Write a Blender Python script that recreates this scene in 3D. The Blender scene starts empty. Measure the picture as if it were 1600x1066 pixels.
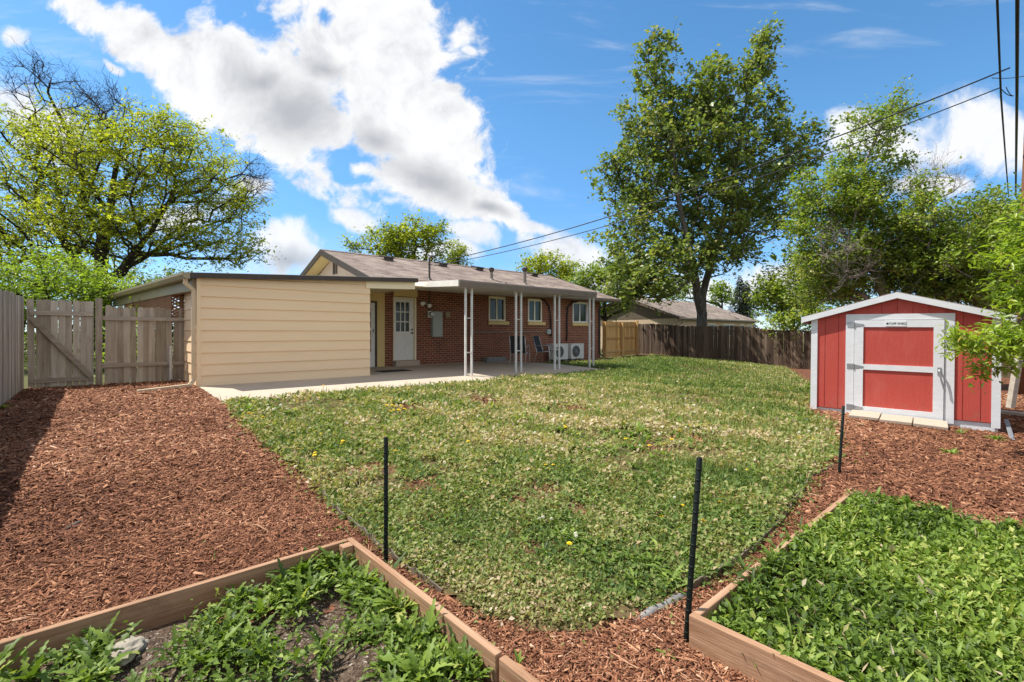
import bpy, math, random
import numpy as np
from mathutils import Vector, Matrix

random.seed(7)
rng = np.random.default_rng(11)
SC = bpy.context.scene
COL = SC.collection

# ------------------------------------------------------------------ camera, sky, sun, exposure
EYE = 1.08                      # eye height above the patio
F, CU, HV = 750.0, 800.0, 520.0  # focal length in photo pixels, centre column, horizon row
cam_d = bpy.data.cameras.new('camera')
cam_d.sensor_width = 36.0
cam_d.lens = F / 1600.0 * 36.0
cam_d.shift_y = -(533.0 - HV) / 1600.0
cam_d.clip_start = 0.05
cam_d.clip_end = 3000.0
cam = bpy.data.objects.new('camera', cam_d)
cam.location = (0, 0, EYE)
cam.rotation_euler = (math.radians(90), 0, 0)
COL.objects.link(cam)
SC.camera = cam

SHADOW = Vector((0.574, -0.105, -1.0))     # where one metre of height throws its shadow
sun_d = bpy.data.lights.new('sun', 'SUN')
sun_d.energy = 3.7
sun_d.angle = math.radians(0.5)
sun_d.color = (1.0, 0.955, 0.88)
sun = bpy.data.objects.new('sun', sun_d)
sun.rotation_euler = SHADOW.to_track_quat('-Z', 'Y').to_euler()
COL.objects.link(sun)
SUN_EL = math.atan2(1.0, math.hypot(SHADOW.x, SHADOW.y))
SUN_ROT = math.atan2(-SHADOW.x, -SHADOW.y)

SC.view_settings.view_transform = 'Standard'
SC.view_settings.look = 'None'
SC.view_settings.exposure = 1.0
SC.view_settings.gamma = 1.0
SC.view_settings.use_curve_mapping = False
SC.render.engine = 'CYCLES'
SC.cycles.max_bounces = 8
SC.cycles.diffuse_bounces = 4
SC.cycles.transmission_bounces = 4
SC.cycles.use_denoising = True


class N:
    """small node-tree writer"""
    def __init__(s, tree):
        s.t = tree
        tree.nodes.clear()

    def n(s, typ, **kw):
        nd = s.t.nodes.new(typ)
        for k, v in kw.items():
            if k == 'ins':
                for kk, vv in v.items():
                    s.put(nd.inputs[kk], vv)
            else:
                setattr(nd, k, v)
        return nd

    def put(s, sock, v):
        if isinstance(v, bpy.types.NodeSocket):
            s.t.links.new(v, sock)
        else:
            if sock.type == 'RGBA' and len(v) == 3:
                v = (*v, 1)
            sock.default_value = v

    def m(s, op, a, b=None, c=None, clamp=False):
        nd = s.t.nodes.new('ShaderNodeMath')
        nd.operation = op
        nd.use_clamp = clamp
        for i, v in enumerate((a, b, c)):
            if v is not None:
                s.put(nd.inputs[i], v)
        return nd.outputs[0]

    def mix(s, fac, a, b, blend='MIX'):
        nd = s.t.nodes.new('ShaderNodeMix')
        nd.data_type = 'RGBA'
        nd.blend_type = blend
        s.put(nd.inputs['Factor'], fac)
        s.put(nd.inputs[6], a)
        s.put(nd.inputs[7], b)
        return nd.outputs[2]

    def step(s, x, lo, hi, a=0.0, b=1.0):
        nd = s.t.nodes.new('ShaderNodeMapRange')
        nd.interpolation_type = 'SMOOTHSTEP'
        s.put(nd.inputs[0], x)
        for i, v in enumerate((lo, hi, a, b)):
            nd.inputs[i + 1].default_value = v
        return nd.outputs[0]

    def ramp(s, x, stops):
        nd = s.t.nodes.new('ShaderNodeValToRGB')
        cr = nd.color_ramp
        while len(cr.elements) < len(stops):
            cr.elements.new(0.5)
        for e, (p, c) in zip(cr.elements, stops):
            e.position = p
            e.color = (*c, 1)
        s.put(nd.inputs[0], x)
        return nd.outputs[0]

    def noise(s, vec, scale, detail=4, rough=0.55, dist=0.0, dim='3D'):
        nd = s.t.nodes.new('ShaderNodeTexNoise')
        nd.noise_dimensions = dim
        s.put(nd.inputs['Vector'], vec)
        nd.inputs['Scale'].default_value = scale
        nd.inputs['Detail'].default_value = detail
        nd.inputs['Roughness'].default_value = rough
        nd.inputs['Distortion'].default_value = dist
        return nd.outputs['Fac']

    def obj(s):
        return s.t.nodes.new('ShaderNodeTexCoord').outputs['Object']

    def scaled(s, vec, sc):
        nd = s.t.nodes.new('ShaderNodeMapping')
        s.put(nd.inputs['Vector'], vec)
        nd.inputs['Scale'].default_value = sc
        return nd.outputs[0]


# ---- sky with clouds: directions only, so it is the same from every position
world = bpy.data.worlds.new('World')
SC.world = world
world.use_nodes = True
w = N(world.node_tree)
sky = w.n('ShaderNodeTexSky', sky_type='NISHITA', sun_disc=False)
sky.sun_elevation = SUN_EL
sky.sun_rotation = SUN_ROT
sky.altitude = 1600
sky.air_density = 1.0
sky.dust_density = 0.6
sky.ozone_density = 1.6
dirv = w.n('ShaderNodeTexCoord').outputs['Generated']
sep = w.n('ShaderNodeSeparateXYZ', ins={0: dirv})
yy = w.m('MAXIMUM', sep.outputs[1], 0.02)
px = w.m('DIVIDE', sep.outputs[0], yy)
pz = w.m('DIVIDE', sep.outputs[2], yy)
pv = w.n('ShaderNodeCombineXYZ', ins={0: px, 1: pz}).outputs[0]
warp = w.n('ShaderNodeTexNoise', ins={'Vector': pv, 'Scale': 5.0, 'Detail': 3.0})
wv = w.n('ShaderNodeVectorMath', operation='SUBTRACT', ins={0: warp.outputs['Color'], 1: (0.5, 0.5, 0.5)})
wv = w.n('ShaderNodeVectorMath', operation='SCALE', ins={0: wv.outputs[0], 'Scale': 0.10})
pw = w.n('ShaderNodeVectorMath', operation='ADD', ins={0: pv, 1: wv.outputs[0]}).outputs[0]


def blob(u, v, ru, rv, ang, vec):
    """1 at the middle of a tilted ellipse, 0 at its edge, falling below outside"""
    mp = w.n('ShaderNodeMapping', vector_type='TEXTURE')
    w.put(mp.inputs['Vector'], vec)
    mp.inputs['Location'].default_value = ((u - CU) / F, (HV - v) / F, 0)
    mp.inputs['Rotation'].default_value = (0, 0, math.radians(ang))
    mp.inputs['Scale'].default_value = (ru / F, rv / F, 1)
    ln = w.n('ShaderNodeVectorMath', operation='LENGTH', ins={0: mp.outputs[0]})
    return w.m('SUBTRACT', 1.0, ln.outputs['Value'])


def union(items, vec):
    acc = None
    for it in items:
        d = blob(*it, vec)
        acc = d if acc is None else w.m('SMOOTH_MAX', acc, d, 0.16)
    return acc


BIG = [(215, 55, 135, 38, -38), (330, 130, 90, 45, -38), (420, 130, 130, 95, -25), (560, 50, 150, 110, 0),
       (470, 200, 120, 65, -30), (645, 55, 50, 110, 10), (610, 190, 110, 110, -30), (680, 255, 120, 75, -40),
       (745, 315, 75, 38, -25), (640, 290, 110, 42, -22), (560, 262, 75, 24, -25), (690, 165, 40, 70, 40)]
SMALL = [(14, 46, 30, 17, -15), (60, 190, 150, 52, -35), (455, 392, 85, 42, -8), (552, 346, 34, 15, -15),
         (735, 366, 60, 24, -15), (838, 362, 45, 16, -15), (905, 398, 95, 34, -10), (728, 66, 18, 9, -30),
         (1420, 215, 90, 52, 15), (1520, 190, 95, 45, 10), (1590, 215, 60, 60, 0), (1340, 215, 70, 42, 25),
         (1205, 432, 80, 30, 0), (400, 300, 45, 20, 0), (1080, 455, 110, 30, 0), (300, 330, 100, 30, 10),
         (178, 100, 22, 8, -50), (965, 440, 80, 30, 0), (700, 395, 60, 20, 0), (1440, 285, 70, 22, 0)]
dens_big = union(BIG, pw)
dens_small = union(SMALL, pw)
fine = w.noise(pw, 6.5, 10, 0.62, 0.15)
coarse = w.noise(pv, 3.6, 5, 0.55)
fine2 = w.noise(pw, 15.0, 8, 0.6, 0.1)
puff = w.m('SUBTRACT', w.m('ADD', w.m('MULTIPLY', fine, 0.62), w.m('ADD', w.m('MULTIPLY', coarse, 0.23), w.m('MULTIPLY', fine2, 0.25))), 0.55)
hole = w.m('ADD', w.m('MULTIPLY', w.m('MAXIMUM', blob(538, 252, 62, 40, -35, pw), 0.0), 1.0), w.m('MULTIPLY', w.m('MAXIMUM', blob(518, 18, 26, 30, 30, pw), 0.0), 0.8))
d1 = w.m('ADD', w.m('SUBTRACT', w.m('ADD', dens_big, 0.15), hole), w.m('MULTIPLY', puff, 4.4))
d2 = w.m('ADD', w.m('MULTIPLY', dens_small, 0.8), w.m('MULTIPLY', puff, 3.2))
cov = w.m('MAXIMUM', w.step(d1, -0.12, 0.36), w.m('MULTIPLY', w.step(d2, -0.1, 0.5), 0.93))
# thin veil cloud
veil_v = w.n('ShaderNodeMapping', ins={'Vector': pv})
veil_v.inputs['Rotation'].default_value = (0, 0, math.radians(25))
veil_v.inputs['Scale'].default_value = (1.2, 6.0, 1)
veil = w.step(w.noise(veil_v.outputs[0], 2.2, 6, 0.6, 0.4), 0.52, 0.85, 0.0, 0.45)
low = w.step(pz, 0.02, 0.26, 0.5, 0.0)
cov = w.m('MAXIMUM', cov, veil)
cov = w.m('MAXIMUM', cov, w.m('MULTIPLY', low, w.step(coarse, 0.35, 0.65)))
# behind and beside the camera: unseen cloud, thickened for a whiter, stronger fill light
gen = w.step(w.noise(dirv, 2.3, 8, 0.6), 0.40, 0.56)
front = w.step(sep.outputs[1], 0.05, 0.22)
cov = w.m('ADD', w.m('MULTIPLY', cov, front), w.m('MULTIPLY', gen, w.m('SUBTRACT', 1.0, front)))
cov = w.m('MULTIPLY', cov, w.step(sep.outputs[2], -0.02, 0.01))
GREY = [(455, 165, 95, 66, -40), (405, 118, 60, 34, -10), (670, 285, 110, 38, -22), (585, 215, 60, 34, -30), (760, 325, 45, 16, -20),
        (500, 100, 60, 26, -20), (450, 405, 60, 20, 0)]
gd = w.m('ADD', union(GREY, pw), w.m('MULTIPLY', puff, 1.6))
gd = w.step(gd, -0.35, 1.15, 0.0, 0.9)
lum = w.noise(pw, 9.0, 9, 0.62, 0.2)
white = w.ramp(w.m('ADD', w.m('MULTIPLY', lum, 0.9), w.m('MULTIPLY', d1, -0.03)), [(0.27, (0.72, 0.74, 0.78)), (0.39, (0.90, 0.91, 0.93)), (0.49, (1.0, 1.0, 1.0))])
ccol = w.mix(gd, white, (0.44, 0.465, 0.51))
skyc = w.n('ShaderNodeHueSaturation', ins={'Hue': 0.492, 'Saturation': 1.22, 'Value': 0.75, 'Color': sky.outputs[0]}).outputs[0]
elev = w.step(sep.outputs[2], 0.0, 0.42)
skyc = w.mix(elev, w.mix(1.0, skyc, (0.50, 0.66, 0.86), 'MULTIPLY'), skyc)
bg1 = w.n('ShaderNodeBackground', ins={'Color': skyc, 'Strength': 0.15})
bg2 = w.n('ShaderNodeBackground', ins={'Color': ccol, 'Strength': 0.52})
mx = w.n('ShaderNodeMixShader', ins={0: cov, 1: bg1.outputs[0], 2: bg2.outputs[0]})
w.n('ShaderNodeOutputWorld', ins={0: mx.outputs[0]})

# ------------------------------------------------------------------ the lie of the land
CTRL = np.array([(-6.4, 9.8, -.03), (-3.8, 12.2, -.05), (0, 13, -.08), (3, 15.5, -.08), (6, 20, -.08), (-9.5, 9.3, -.03),
                 (-7.6, 7.1, -.05), (-8.7, 10, -.03), (-4.7, 7.9, -.09), (-1, 10.2, -.13), (2, 13.8, -.14), (7.4, 28.6, -.18),
                 (13.6, 22.1, -.6), (10.5, 25, -.36), (-5, 5, -.17), (-2, 3, -.3), (0, 2, -.31), (1, 3, -.31), (0, 5, -.27),
                 (2, 8, -.25), (5.3, 8.6, -.3), (6.3, 7.2, -.37), (6.9, 6.6, -.44), (5.9, 5.6, -.36), (3.2, 4.7, -.3), (8, 15, -.4), (4, 12, -.22), (10, 10, -.36),
                 (16, 14, -.55), (20, 20, -.6), (-4, 2, -.3), (-8, 3, -.2), (-20, 20, -.05), (0, 40, -.2), (12, 34, -.3), (0, -3, -.31)])


def G(x, y):
    x = np.asarray(x, float)
    y = np.asarray(y, float)
    num = np.zeros(np.broadcast(x, y).shape)
    den = np.zeros_like(num)
    for cx, cy, cz in CTRL:
        wt = 1.0 / ((x - cx) ** 2 + (y - cy) ** 2 + 0.8) ** 1.6
        num += wt * cz
        den += wt
    return num / den


def gp(u, v):
    """point of the ground seen at photo pixel (u, v)"""
    dx, dz = (u - CU) / F, (HV - v) / F
    s = (EYE + .2) / -dz
    for _ in range(25):
        s = 0.5 * s + 0.5 * (EYE - float(G(dx * s, s))) / -dz
    return Vector((dx * s, s, EYE + dz * s))


def at(u, v, Y):
    return Vector(((u - CU) / F * Y, Y, EYE + (HV - v) / F * Y))


TH = math.atan2(750.0, 840.0)               # the house stands turned by this much
E1 = Vector((math.cos(TH), math.sin(TH), 0))
E2 = Vector((-math.sin(TH), math.cos(TH), 0))
C0 = Vector((-6.38, 9.76, 0))


def loc(p):
    d = Vector((p[0], p[1], 0)) - C0
    return d.dot(E1), d.dot(E2)


def on_plane(u, b):
    """length along the house front and depth where pixel column u meets the plane b"""
    dx = (u - CU) / F
    d = Vector((dx, 1, 0))
    s = (b + C0.dot(E2)) / d.dot(E2)
    return (d * s - C0).dot(E1), s


def zz(v, s):
    return EYE + (HV - v) / F * s


# ------------------------------------------------------------------ mesh writing
def mesh_np(name, co, faces, mat, parent=None, tint=None, smooth=False):
    """co (n,3); faces: (m,k) array or list of such arrays; tint per face"""
    if not isinstance(faces, (list, tuple)):
        faces = [faces]
    me = bpy.data.meshes.new(name)
    co = np.ascontiguousarray(co, dtype=np.float32)
    me.vertices.add(len(co))
    me.vertices.foreach_set('co', co.ravel())
    loops = np.concatenate([f.ravel() for f in faces]).astype(np.int32)
    tot = np.concatenate([np.full(len(f), f.shape[1]) for f in faces])
    starts = np.concatenate([[0], np.cumsum(tot)[:-1]]).astype(np.int32)
    me.loops.add(len(loops))
    me.loops.foreach_set('vertex_index', loops)
    me.polygons.add(len(tot))
    me.polygons.foreach_set('loop_start', starts)
    if smooth:
        me.polygons.foreach_set('use_smooth', np.ones(len(tot), bool))
    if tint is not None:
        at_ = me.attributes.new('tint', 'FLOAT', 'FACE')
        at_.data.foreach_set('value', np.asarray(tint, dtype=np.float32))
    me.update(calc_edges=True)
    me.materials.append(mat)
    o = bpy.data.objects.new(name, me)
    COL.objects.link(o)
    if parent is not None:
        o.parent = parent
    return o


class MB:
    """collects boxes, tubes and prisms for ONE mesh"""
    def __init__(s):
        s.v, s.f, s.t = [], [], []

    def add(s, vs, fs, t=None):
        t = random.random() if t is None else t
        k = len(s.v)
        s.v += [tuple(p) for p in vs]
        s.f += [tuple(i + k for i in f) for f in fs]
        s.t += [t] * len(fs)
        return s

    def box(s, x0, x1, y0, y1, z0, z1, t=None, M=None):
        vs = [Vector(p) for p in ((x0, y0, z0), (x1, y0, z0), (x1, y1, z0), (x0, y1, z0), (x0, y0, z1), (x1, y0, z1), (x1, y1, z1), (x0, y1, z1))]
        if M is not None:
            vs = [M @ p for p in vs]
        return s.add(vs, [(3, 2, 1, 0), (4, 5, 6, 7), (0, 1, 5, 4), (1, 2, 6, 5), (2, 3, 7, 6), (3, 0, 4, 7)], t)

    def prism(s, poly, d, t=None):
        """poly: 3-D outline, pushed along d"""
        n = len(poly)
        d = Vector(d)
        vs = [Vector(p) for p in poly] + [Vector(p) + d for p in poly]
        fs = [tuple(range(n))[::-1], tuple(range(n, 2 * n))] + [(i, (i + 1) % n, n + (i + 1) % n, n + i) for i in range(n)]
        return s.add(vs, fs, t)

    def beam(s, p, q, wid, hei, up=(0, 0, 1), t=None):
        p, q, up = Vector(p), Vector(q), Vector(up)
        d = (q - p).normalized()
        sd = d.cross(up).normalized() * wid / 2
        u2 = sd.cross(d).normalized() * hei / 2
        vs = [c + a * sd + b * u2 for c in (p, q) for a, b in ((-1, -1), (1, -1), (1, 1), (-1, 1))]
        return s.add(vs, [(0, 1, 2, 3), (7, 6, 5, 4), (0, 4, 5, 1), (1, 5, 6, 2), (2, 6, 7, 3), (3, 7, 4, 0)], t)

    def tube(s, pts, r, n=8, t=None, cap=True):
        pts = [Vector(p) for p in pts]
        rs = r if isinstance(r, (list, tuple)) else [r] * len(pts)
        vs, fs = [], []
        ref = None
        for i, p in enumerate(pts):
            d = (pts[min(i + 1, len(pts) - 1)] - pts[max(i - 1, 0)]).normalized()
            if ref is None:
                ref = d.orthogonal().normalized()
            ref = (ref - d * ref.dot(d)).normalized()
            b = d.cross(ref)
            for k in range(n):
                a = 2 * math.pi * k / n
                vs.append(p + (ref * math.cos(a) + b * math.sin(a)) * rs[i])
        for i in range(len(pts) - 1):
            for k in range(n):
                fs.append((i * n + k, i * n + (k + 1) % n, (i + 1) * n + (k + 1) % n, (i + 1) * n + k))
        if cap:
            fs.append(tuple(range(n))[::-1])
            fs.append(tuple(range((len(pts) - 1) * n, len(pts) * n)))
        return s.add(vs, fs, t)

    def build(s, name, mat, parent=None, bevel=0.0, smooth=False, mats=None):
        me = bpy.data.meshes.new(name)
        me.from_pydata([tuple(p) for p in s.v], [], s.f)
        a = me.attributes.new('tint', 'FLOAT', 'FACE')
        a.data.foreach_set('value', np.array(s.t, np.float32))
        if smooth:
            me.polygons.foreach_set('use_smooth', np.ones(len(me.polygons), bool))
        me.materials.append(mat)
        o = bpy.data.objects.new(name, me)
        COL.objects.link(o)
        if parent is not None:
            o.parent = parent
        if bevel:
            md = o.modifiers.new('bevel', 'BEVEL')
            md.width = bevel
            md.segments = 2
            md.limit_method = 'ANGLE'
        return o


def tag(o, label=None, cat=None, group=None, kind=None):
    if label:
        o['label'] = label
    if cat:
        o['category'] = cat
    if group:
        o['group'] = group
    if kind:
        o['kind'] = kind
    return o


def thing(name, label, cat, p=(0, 0, 0), rz=0.0, group=None):
    o = bpy.data.objects.new(name, None)
    o.empty_display_size = 0.2
    o.location = p
    o.rotation_euler = (0, 0, rz)
    COL.objects.link(o)
    return tag(o, label, cat, group)


def copy_tree(o, parent=None):
    c = o.copy()
    COL.objects.link(c)
    if parent is not None:
        c.parent = parent
    for ch in list(o.children):
        copy_tree(ch, c)
    return c


# ------------------------------------------------------------------ materials
def new_mat(name):
    m = bpy.data.materials.new(name)
    m.use_nodes = True
    return m, N(m.node_tree)


def finish(k, col, rough=0.7, bump=None, bstr=0.3, bdist=0.01, metal=0.0, spec=0.3):
    p = k.n('ShaderNodeBsdfPrincipled')
    k.put(p.inputs['Base Color'], col)
    k.put(p.inputs['Roughness'], rough)
    p.inputs['Metallic'].default_value = metal
    p.inputs['Specular IOR Level'].default_value = spec
    if bump is not None:
        b = k.n('ShaderNodeBump', ins={'Height': bump, 'Strength': bstr, 'Distance': bdist})
        k.t.links.new(b.outputs[0], p.inputs['Normal'])
    k.n('ShaderNodeOutputMaterial', ins={0: p.outputs[0]})


def tint_of(k):
    return k.n('ShaderNodeAttribute', attribute_name='tint').outputs['Fac']


def paint(name, col, rough=0.55, dirt=0.12, scale=3.0, spec=0.35, metal=0.0, stretch=(1, 1, 1)):
    m, k = new_mat(name)
    o = k.scaled(k.obj(), stretch)
    n1 = k.noise(o, scale, 6, 0.65)
    n2 = k.noise(o, scale * 14, 3, 0.6)
    f = k.m('ADD', k.m('MULTIPLY', n1, 0.7), k.m('MULTIPLY', n2, 0.3))
    c = k.mix(k.step(f, 0.35, 0.7), tuple(x * (1 - dirt) for x in col), tuple(min(1, x * (1 + dirt * .6)) for x in col))
    r = k.m('ADD', rough - 0.08, k.m('MULTIPLY', n2, 0.16))
    finish(k, c, r, n2, 0.12, 0.004, metal, spec)
    return m


def wood(name, stops, along='z', rough=0.8, bump=0.5, grain=9.0, tintw=0.55):
    """boards: every board has its own tint; grain runs along the board"""
    m, k = new_mat(name)
    sc = {'z': (grain, grain, .6), 'x': (.6, grain, grain), 'y': (grain, .6, grain)}[along]
    t = tint_of(k)
    off = k.n('ShaderNodeVectorMath', operation='ADD', ins={0: k.obj(), 1: k.n('ShaderNodeCombineXYZ', ins={0: k.m('MULTIPLY', t, 37.0), 1: k.m('MULTIPLY', t, 19.0), 2: k.m('MULTIPLY', t, 11.0)}).outputs[0]}).outputs[0]
    g = k.noise(k.scaled(off, sc), 2.0, 7, 0.65, 0.6)
    g2 = k.noise(k.scaled(off, tuple(q * 5 for q in sc)), 2.0, 3, 0.6)
    st = k.noise(off, 1.3, 4, 0.6)
    g = k.m('ADD', k.m('MULTIPLY', g, 2.4), -.7)
    st = k.m('ADD', k.m('MULTIPLY', st, 2.2), -.6)
    f = k.m('ADD', k.m('MULTIPLY', t, tintw), k.m('MULTIPLY', k.m('ADD', k.m('MULTIPLY', g, .6), k.m('ADD', k.m('MULTIPLY', g2, .2), k.m('MULTIPLY', st, .3))), 1.05 - tintw))
    blot = k.step(k.noise(k.scaled(off, tuple(1.0 if q > 1 else .35 for q in sc)), 4.0, 6, .7, .8), .56, .72)
    col = k.mix(k.m('MULTIPLY', blot, .45), k.ramp(f, stops), stops[0][1])
    finish(k, col, rough, k.m('ADD', g, g2), bump, 0.004, 0, 0.2)
    return m


def leaf(name, stops, trans=0.4, rough=0.45, spec=0.35):
    m, k = new_mat(name)
    t = tint_of(k)
    c = k.ramp(t, stops)
    p = k.n('ShaderNodeBsdfPrincipled', ins={'Base Color': c, 'Roughness': rough})
    p.inputs['Specular IOR Level'].default_value = spec
    tc = k.mix(1.0, c, (1.55, 1.6, 0.75), 'MULTIPLY')
    tr = k.n('ShaderNodeBsdfTranslucent', ins={'Color': tc})
    mxs = k.n('ShaderNodeMixShader', ins={0: trans, 1: p.outputs[0], 2: tr.outputs[0]})
    k.n('ShaderNodeOutputMaterial', ins={0: mxs.outputs[0]})
    return m


M = {}
M['weathered'] = wood('weathered_wood', [(0.05, (.14, .105, .072)), (0.35, (.30, .25, .188)), (0.62, (.44, .385, .305)), (0.9, (.58, .525, .44))], tintw=.42)
M['weathered_rail'] = wood('weathered_rail', [(0.1, (.16, .125, .09)), (0.45, (.32, .27, .21)), (0.85, (.48, .425, .35))], 'x', tintw=.3)
M['brown_fence'] = wood('brown_fence_wood', [(0.05, (.022, .013, .009)), (0.4, (.062, .04, .027)), (0.66, (.12, .08, .054)), (0.97, (.25, .185, .135))], tintw=.4)
M['cedar'] = wood('new_cedar', [(0.1, (.44, .23, .075)), (0.5, (.68, .40, .15)), (0.9, (.82, .55, .26))], tintw=.4)
M['cedar_rail'] = wood('new_cedar_rail', [(0.15, (.38, .21, .08)), (0.5, (.60, .36, .15)), (0.85, (.72, .48, .24))], 'x')
M['bed_board'] = wood('bed_board_wood', [(0.05, (.12, .06, .033)), (0.4, (.28, .15, .082)), (0.9, (.47, .30, .19))], 'x', rough=.8, grain=12, tintw=.2)
M['chips'] = None


def siding_mat(name, col):
    m, k = new_mat(name)
    o = k.obj()
    n1 = k.noise(k.scaled(o, (.6, .6, 5)), 1.6, 6, .6)
    n2 = k.noise(k.scaled(o, (3, 3, 60)), 2, 4, .6)
    spots = k.step(k.noise(o, 5.0, 5, .7), .66, .74)
    c = k.mix(n1, tuple(x * .93 for x in col), tuple(x * 1.05 for x in col))
    c = k.mix(k.m('MULTIPLY', spots, .18), c, (.30, .22, .13))
    finish(k, c, .6, n2, .12, .003, 0, .3)
    return m


M['siding'] = siding_mat('cream_siding_paint', (.85, .635, .405))
M['trim_cream'] = siding_mat('cream_trim_paint', (.87, .76, .53))
M['frame_cream'] = siding_mat('cream_window_paint', (.86, .80, .63))
M['trim_yellow'] = siding_mat('yellow_trim_paint', (.74, .56, .25))
M['gable_pink'] = siding_mat('pale_gable_paint', (.72, .56, .44))


def brick_mat():
    m, k = new_mat('red_brick')
    s = k.n('ShaderNodeSeparateXYZ', ins={0: k.obj()})
    vec = k.n('ShaderNodeCombineXYZ', ins={0: k.m('ADD', s.outputs[0], s.outputs[1]), 1: s.outputs[2]}).outputs[0]
    b = k.n('ShaderNodeTexBrick', ins={'Vector': vec, 'Scale': 1.0, 'Mortar Size': .008, 'Mortar Smooth': .1, 'Bias': -.1,
                                       'Brick Width': .215, 'Row Height': .076, 'Color1': (.27, .085, .047), 'Color2': (.15, .05, .032), 'Mortar': (.43, .33, .25)})
    n1 = k.noise(k.obj(), 2.0, 5, .6)
    n2 = k.noise(k.obj(), 40.0, 4, .6)
    c = k.mix(.55, b.outputs['Color'], k.mix(n1, (.5, .45, .42), (1.35, 1.2, 1.1)), 'MULTIPLY')
    c = k.mix(.35, c, k.mix(n2, (.5, .5, .5), (1.4, 1.3, 1.2)), 'MULTIPLY')
    h = k.m('ADD', k.m('MULTIPLY', b.outputs['Fac'], -1.0), k.m('MULTIPLY', n2, .25))
    finish(k, c, .85, h, .6, .008, 0, .2)
    return m


M['brick'] = brick_mat()


def shingle_mat(name, c1, c2, c3):
    m, k = new_mat(name)
    o = k.obj()
    b = k.n('ShaderNodeTexBrick', offset=.37, ins={'Vector': o, 'Scale': 1.0, 'Mortar Size': .006, 'Mortar Smooth': .4, 'Bias': 0.0,
                                                   'Brick Width': .27, 'Row Height': .135, 'Color1': c1, 'Color2': c2, 'Mortar': tuple(x * .35 for x in c1)})
    b2 = k.n('ShaderNodeTexBrick', offset=.61, ins={'Vector': o, 'Scale': 1.0, 'Mortar Size': .0, 'Bias': 0.0,
                                                    'Brick Width': .41, 'Row Height': .135, 'Color1': (.72, .7, .7), 'Color2': (1.2, 1.2, 1.2), 'Mortar': (1, 1, 1)})
    n1 = k.noise(o, 1.1, 5, .6)
    n2 = k.noise(o, 70, 3, .6)
    c = k.mix(k.step(n1, .35, .7), b.outputs['Color'], c3)
    c = k.mix(.75, c, b2.outputs['Color'], 'MULTIPLY')
    c = k.mix(.5, c, k.mix(n2, (.55, .55, .55), (1.45, 1.4, 1.4)), 'MULTIPLY')
    finish(k, c, .95, k.m('ADD', k.m('MULTIPLY', b.outputs['Fac'], -1), n2), .5, .01, 0, .1)
    return m


M['shingle'] = shingle_mat('brown_shingles', (.25, .20, .17), (.16, .125, .108), (.30, .245, .205))
M['shingle_far'] = shingle_mat('weathered_shingles', (.25, .20, .16), (.16, .13, .11), (.30, .25, .21))


def concrete_mat(name, col):
    m, k = new_mat(name)
    o = k.obj()
    n1 = k.noise(o, .7, 6, .65)
    n2 = k.noise(o, 45, 4, .7)
    st = k.step(k.noise(o, 2.2, 6, .7), .55, .75)
    c = k.mix(n1, tuple(x * .78 for x in col), tuple(x * 1.12 for x in col))
    c = k.mix(k.m('MULTIPLY', st, .3), c, tuple(x * .55 for x in col))
    c = k.mix(.3, c, k.mix(n2, (.6, .6, .6), (1.35, 1.35, 1.35)), 'MULTIPLY')
    finish(k, c, .9, n2, .3, .004, 0, .2)
    return m


M['concrete'] = concrete_mat('patio_concrete', (.48, .40, .315))
M['paver'] = concrete_mat('paver_concrete', (.45, .37, .29))
M['stone'] = concrete_mat('pale_stone', (.33, .29, .23))
M['white'] = paint('white_paint', (.80, .79, .76), .45, .07)
M['shed_white'] = paint('shed_white_trim', (.68, .69, .71), .55, .08, 6, stretch=(1, 1, 3))
M['post_white'] = paint('white_metal_post', (.68, .67, .64), .45, .16, 5)
M['dark_trim'] = paint('dark_brown_trim', (.065, .05, .04), .5, .2)
M['grey_trim'] = paint('taupe_metal_trim', (.20, .165, .135), .5, .12)
M['roof_metal'] = paint('pale_roof_metal', (.42, .43, .42), .4, .15, metal=.3)
M['gutter'] = paint('tan_gutter_paint', (.33, .27, .17), .45, .1)
M['downspout'] = paint('tan_downspout_paint', (.60, .47, .31), .45, .1)
M['soffit'] = paint('patio_soffit_paint', (.78, .74, .66), .6, .1)
M['panel_grey'] = paint('grey_panel_paint', (.40, .43, .41), .4, .08)
M['black'] = paint('black_rubber', (.018, .018, .018), .5, .2)
M['black_green'] = paint('dark_green_post_paint', (.006, .011, .009), .55, .3, 20, spec=.2)
M['mesh_dark'] = paint('dark_sling_fabric', (.03, .032, .036), .75, .2)
M['alu'] = paint('brushed_aluminium', (.55, .55, .54), .35, .1, metal=.5)
M['steel'] = paint('galvanised_steel', (.40, .41, .42), .4, .2, 9, metal=.6)
M['unit_white'] = paint('unit_casing', (.62, .62, .59), .45, .07)
M['grille'] = paint('grey_grille', (.30, .31, .31), .5, .1)
M['lattice'] = paint('brown_lattice_paint', (.27, .13, .065), .7, .2)
M['mat'] = paint('doormat_fibre', (.03, .03, .032), .95, .3, 30)
M['pole'] = wood('utility_pole_wood', [(.1, (.10, .045, .025)), (.5, (.21, .10, .055)), (.9, (.33, .18, .11))])
M['stucco'] = paint('tan_stucco', (.55, .42, .29), .85, .1)
M['brown_panel'] = paint('brown_panel_paint', (.13, .095, .07), .7, .15)
M['pvc'] = paint('white_plastic_pipe', (.62, .62, .60), .5, .1)
M['edging'] = paint('lawn_edging_plastic', (.17, .135, .10), .7, .3, 15)
M['greyplastic'] = paint('grey_plastic', (.24, .23, .22), .6, .25, 12)
M['glow_lens'] = paint('lamp_glass', (.85, .85, .82), .2, .03)


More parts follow.
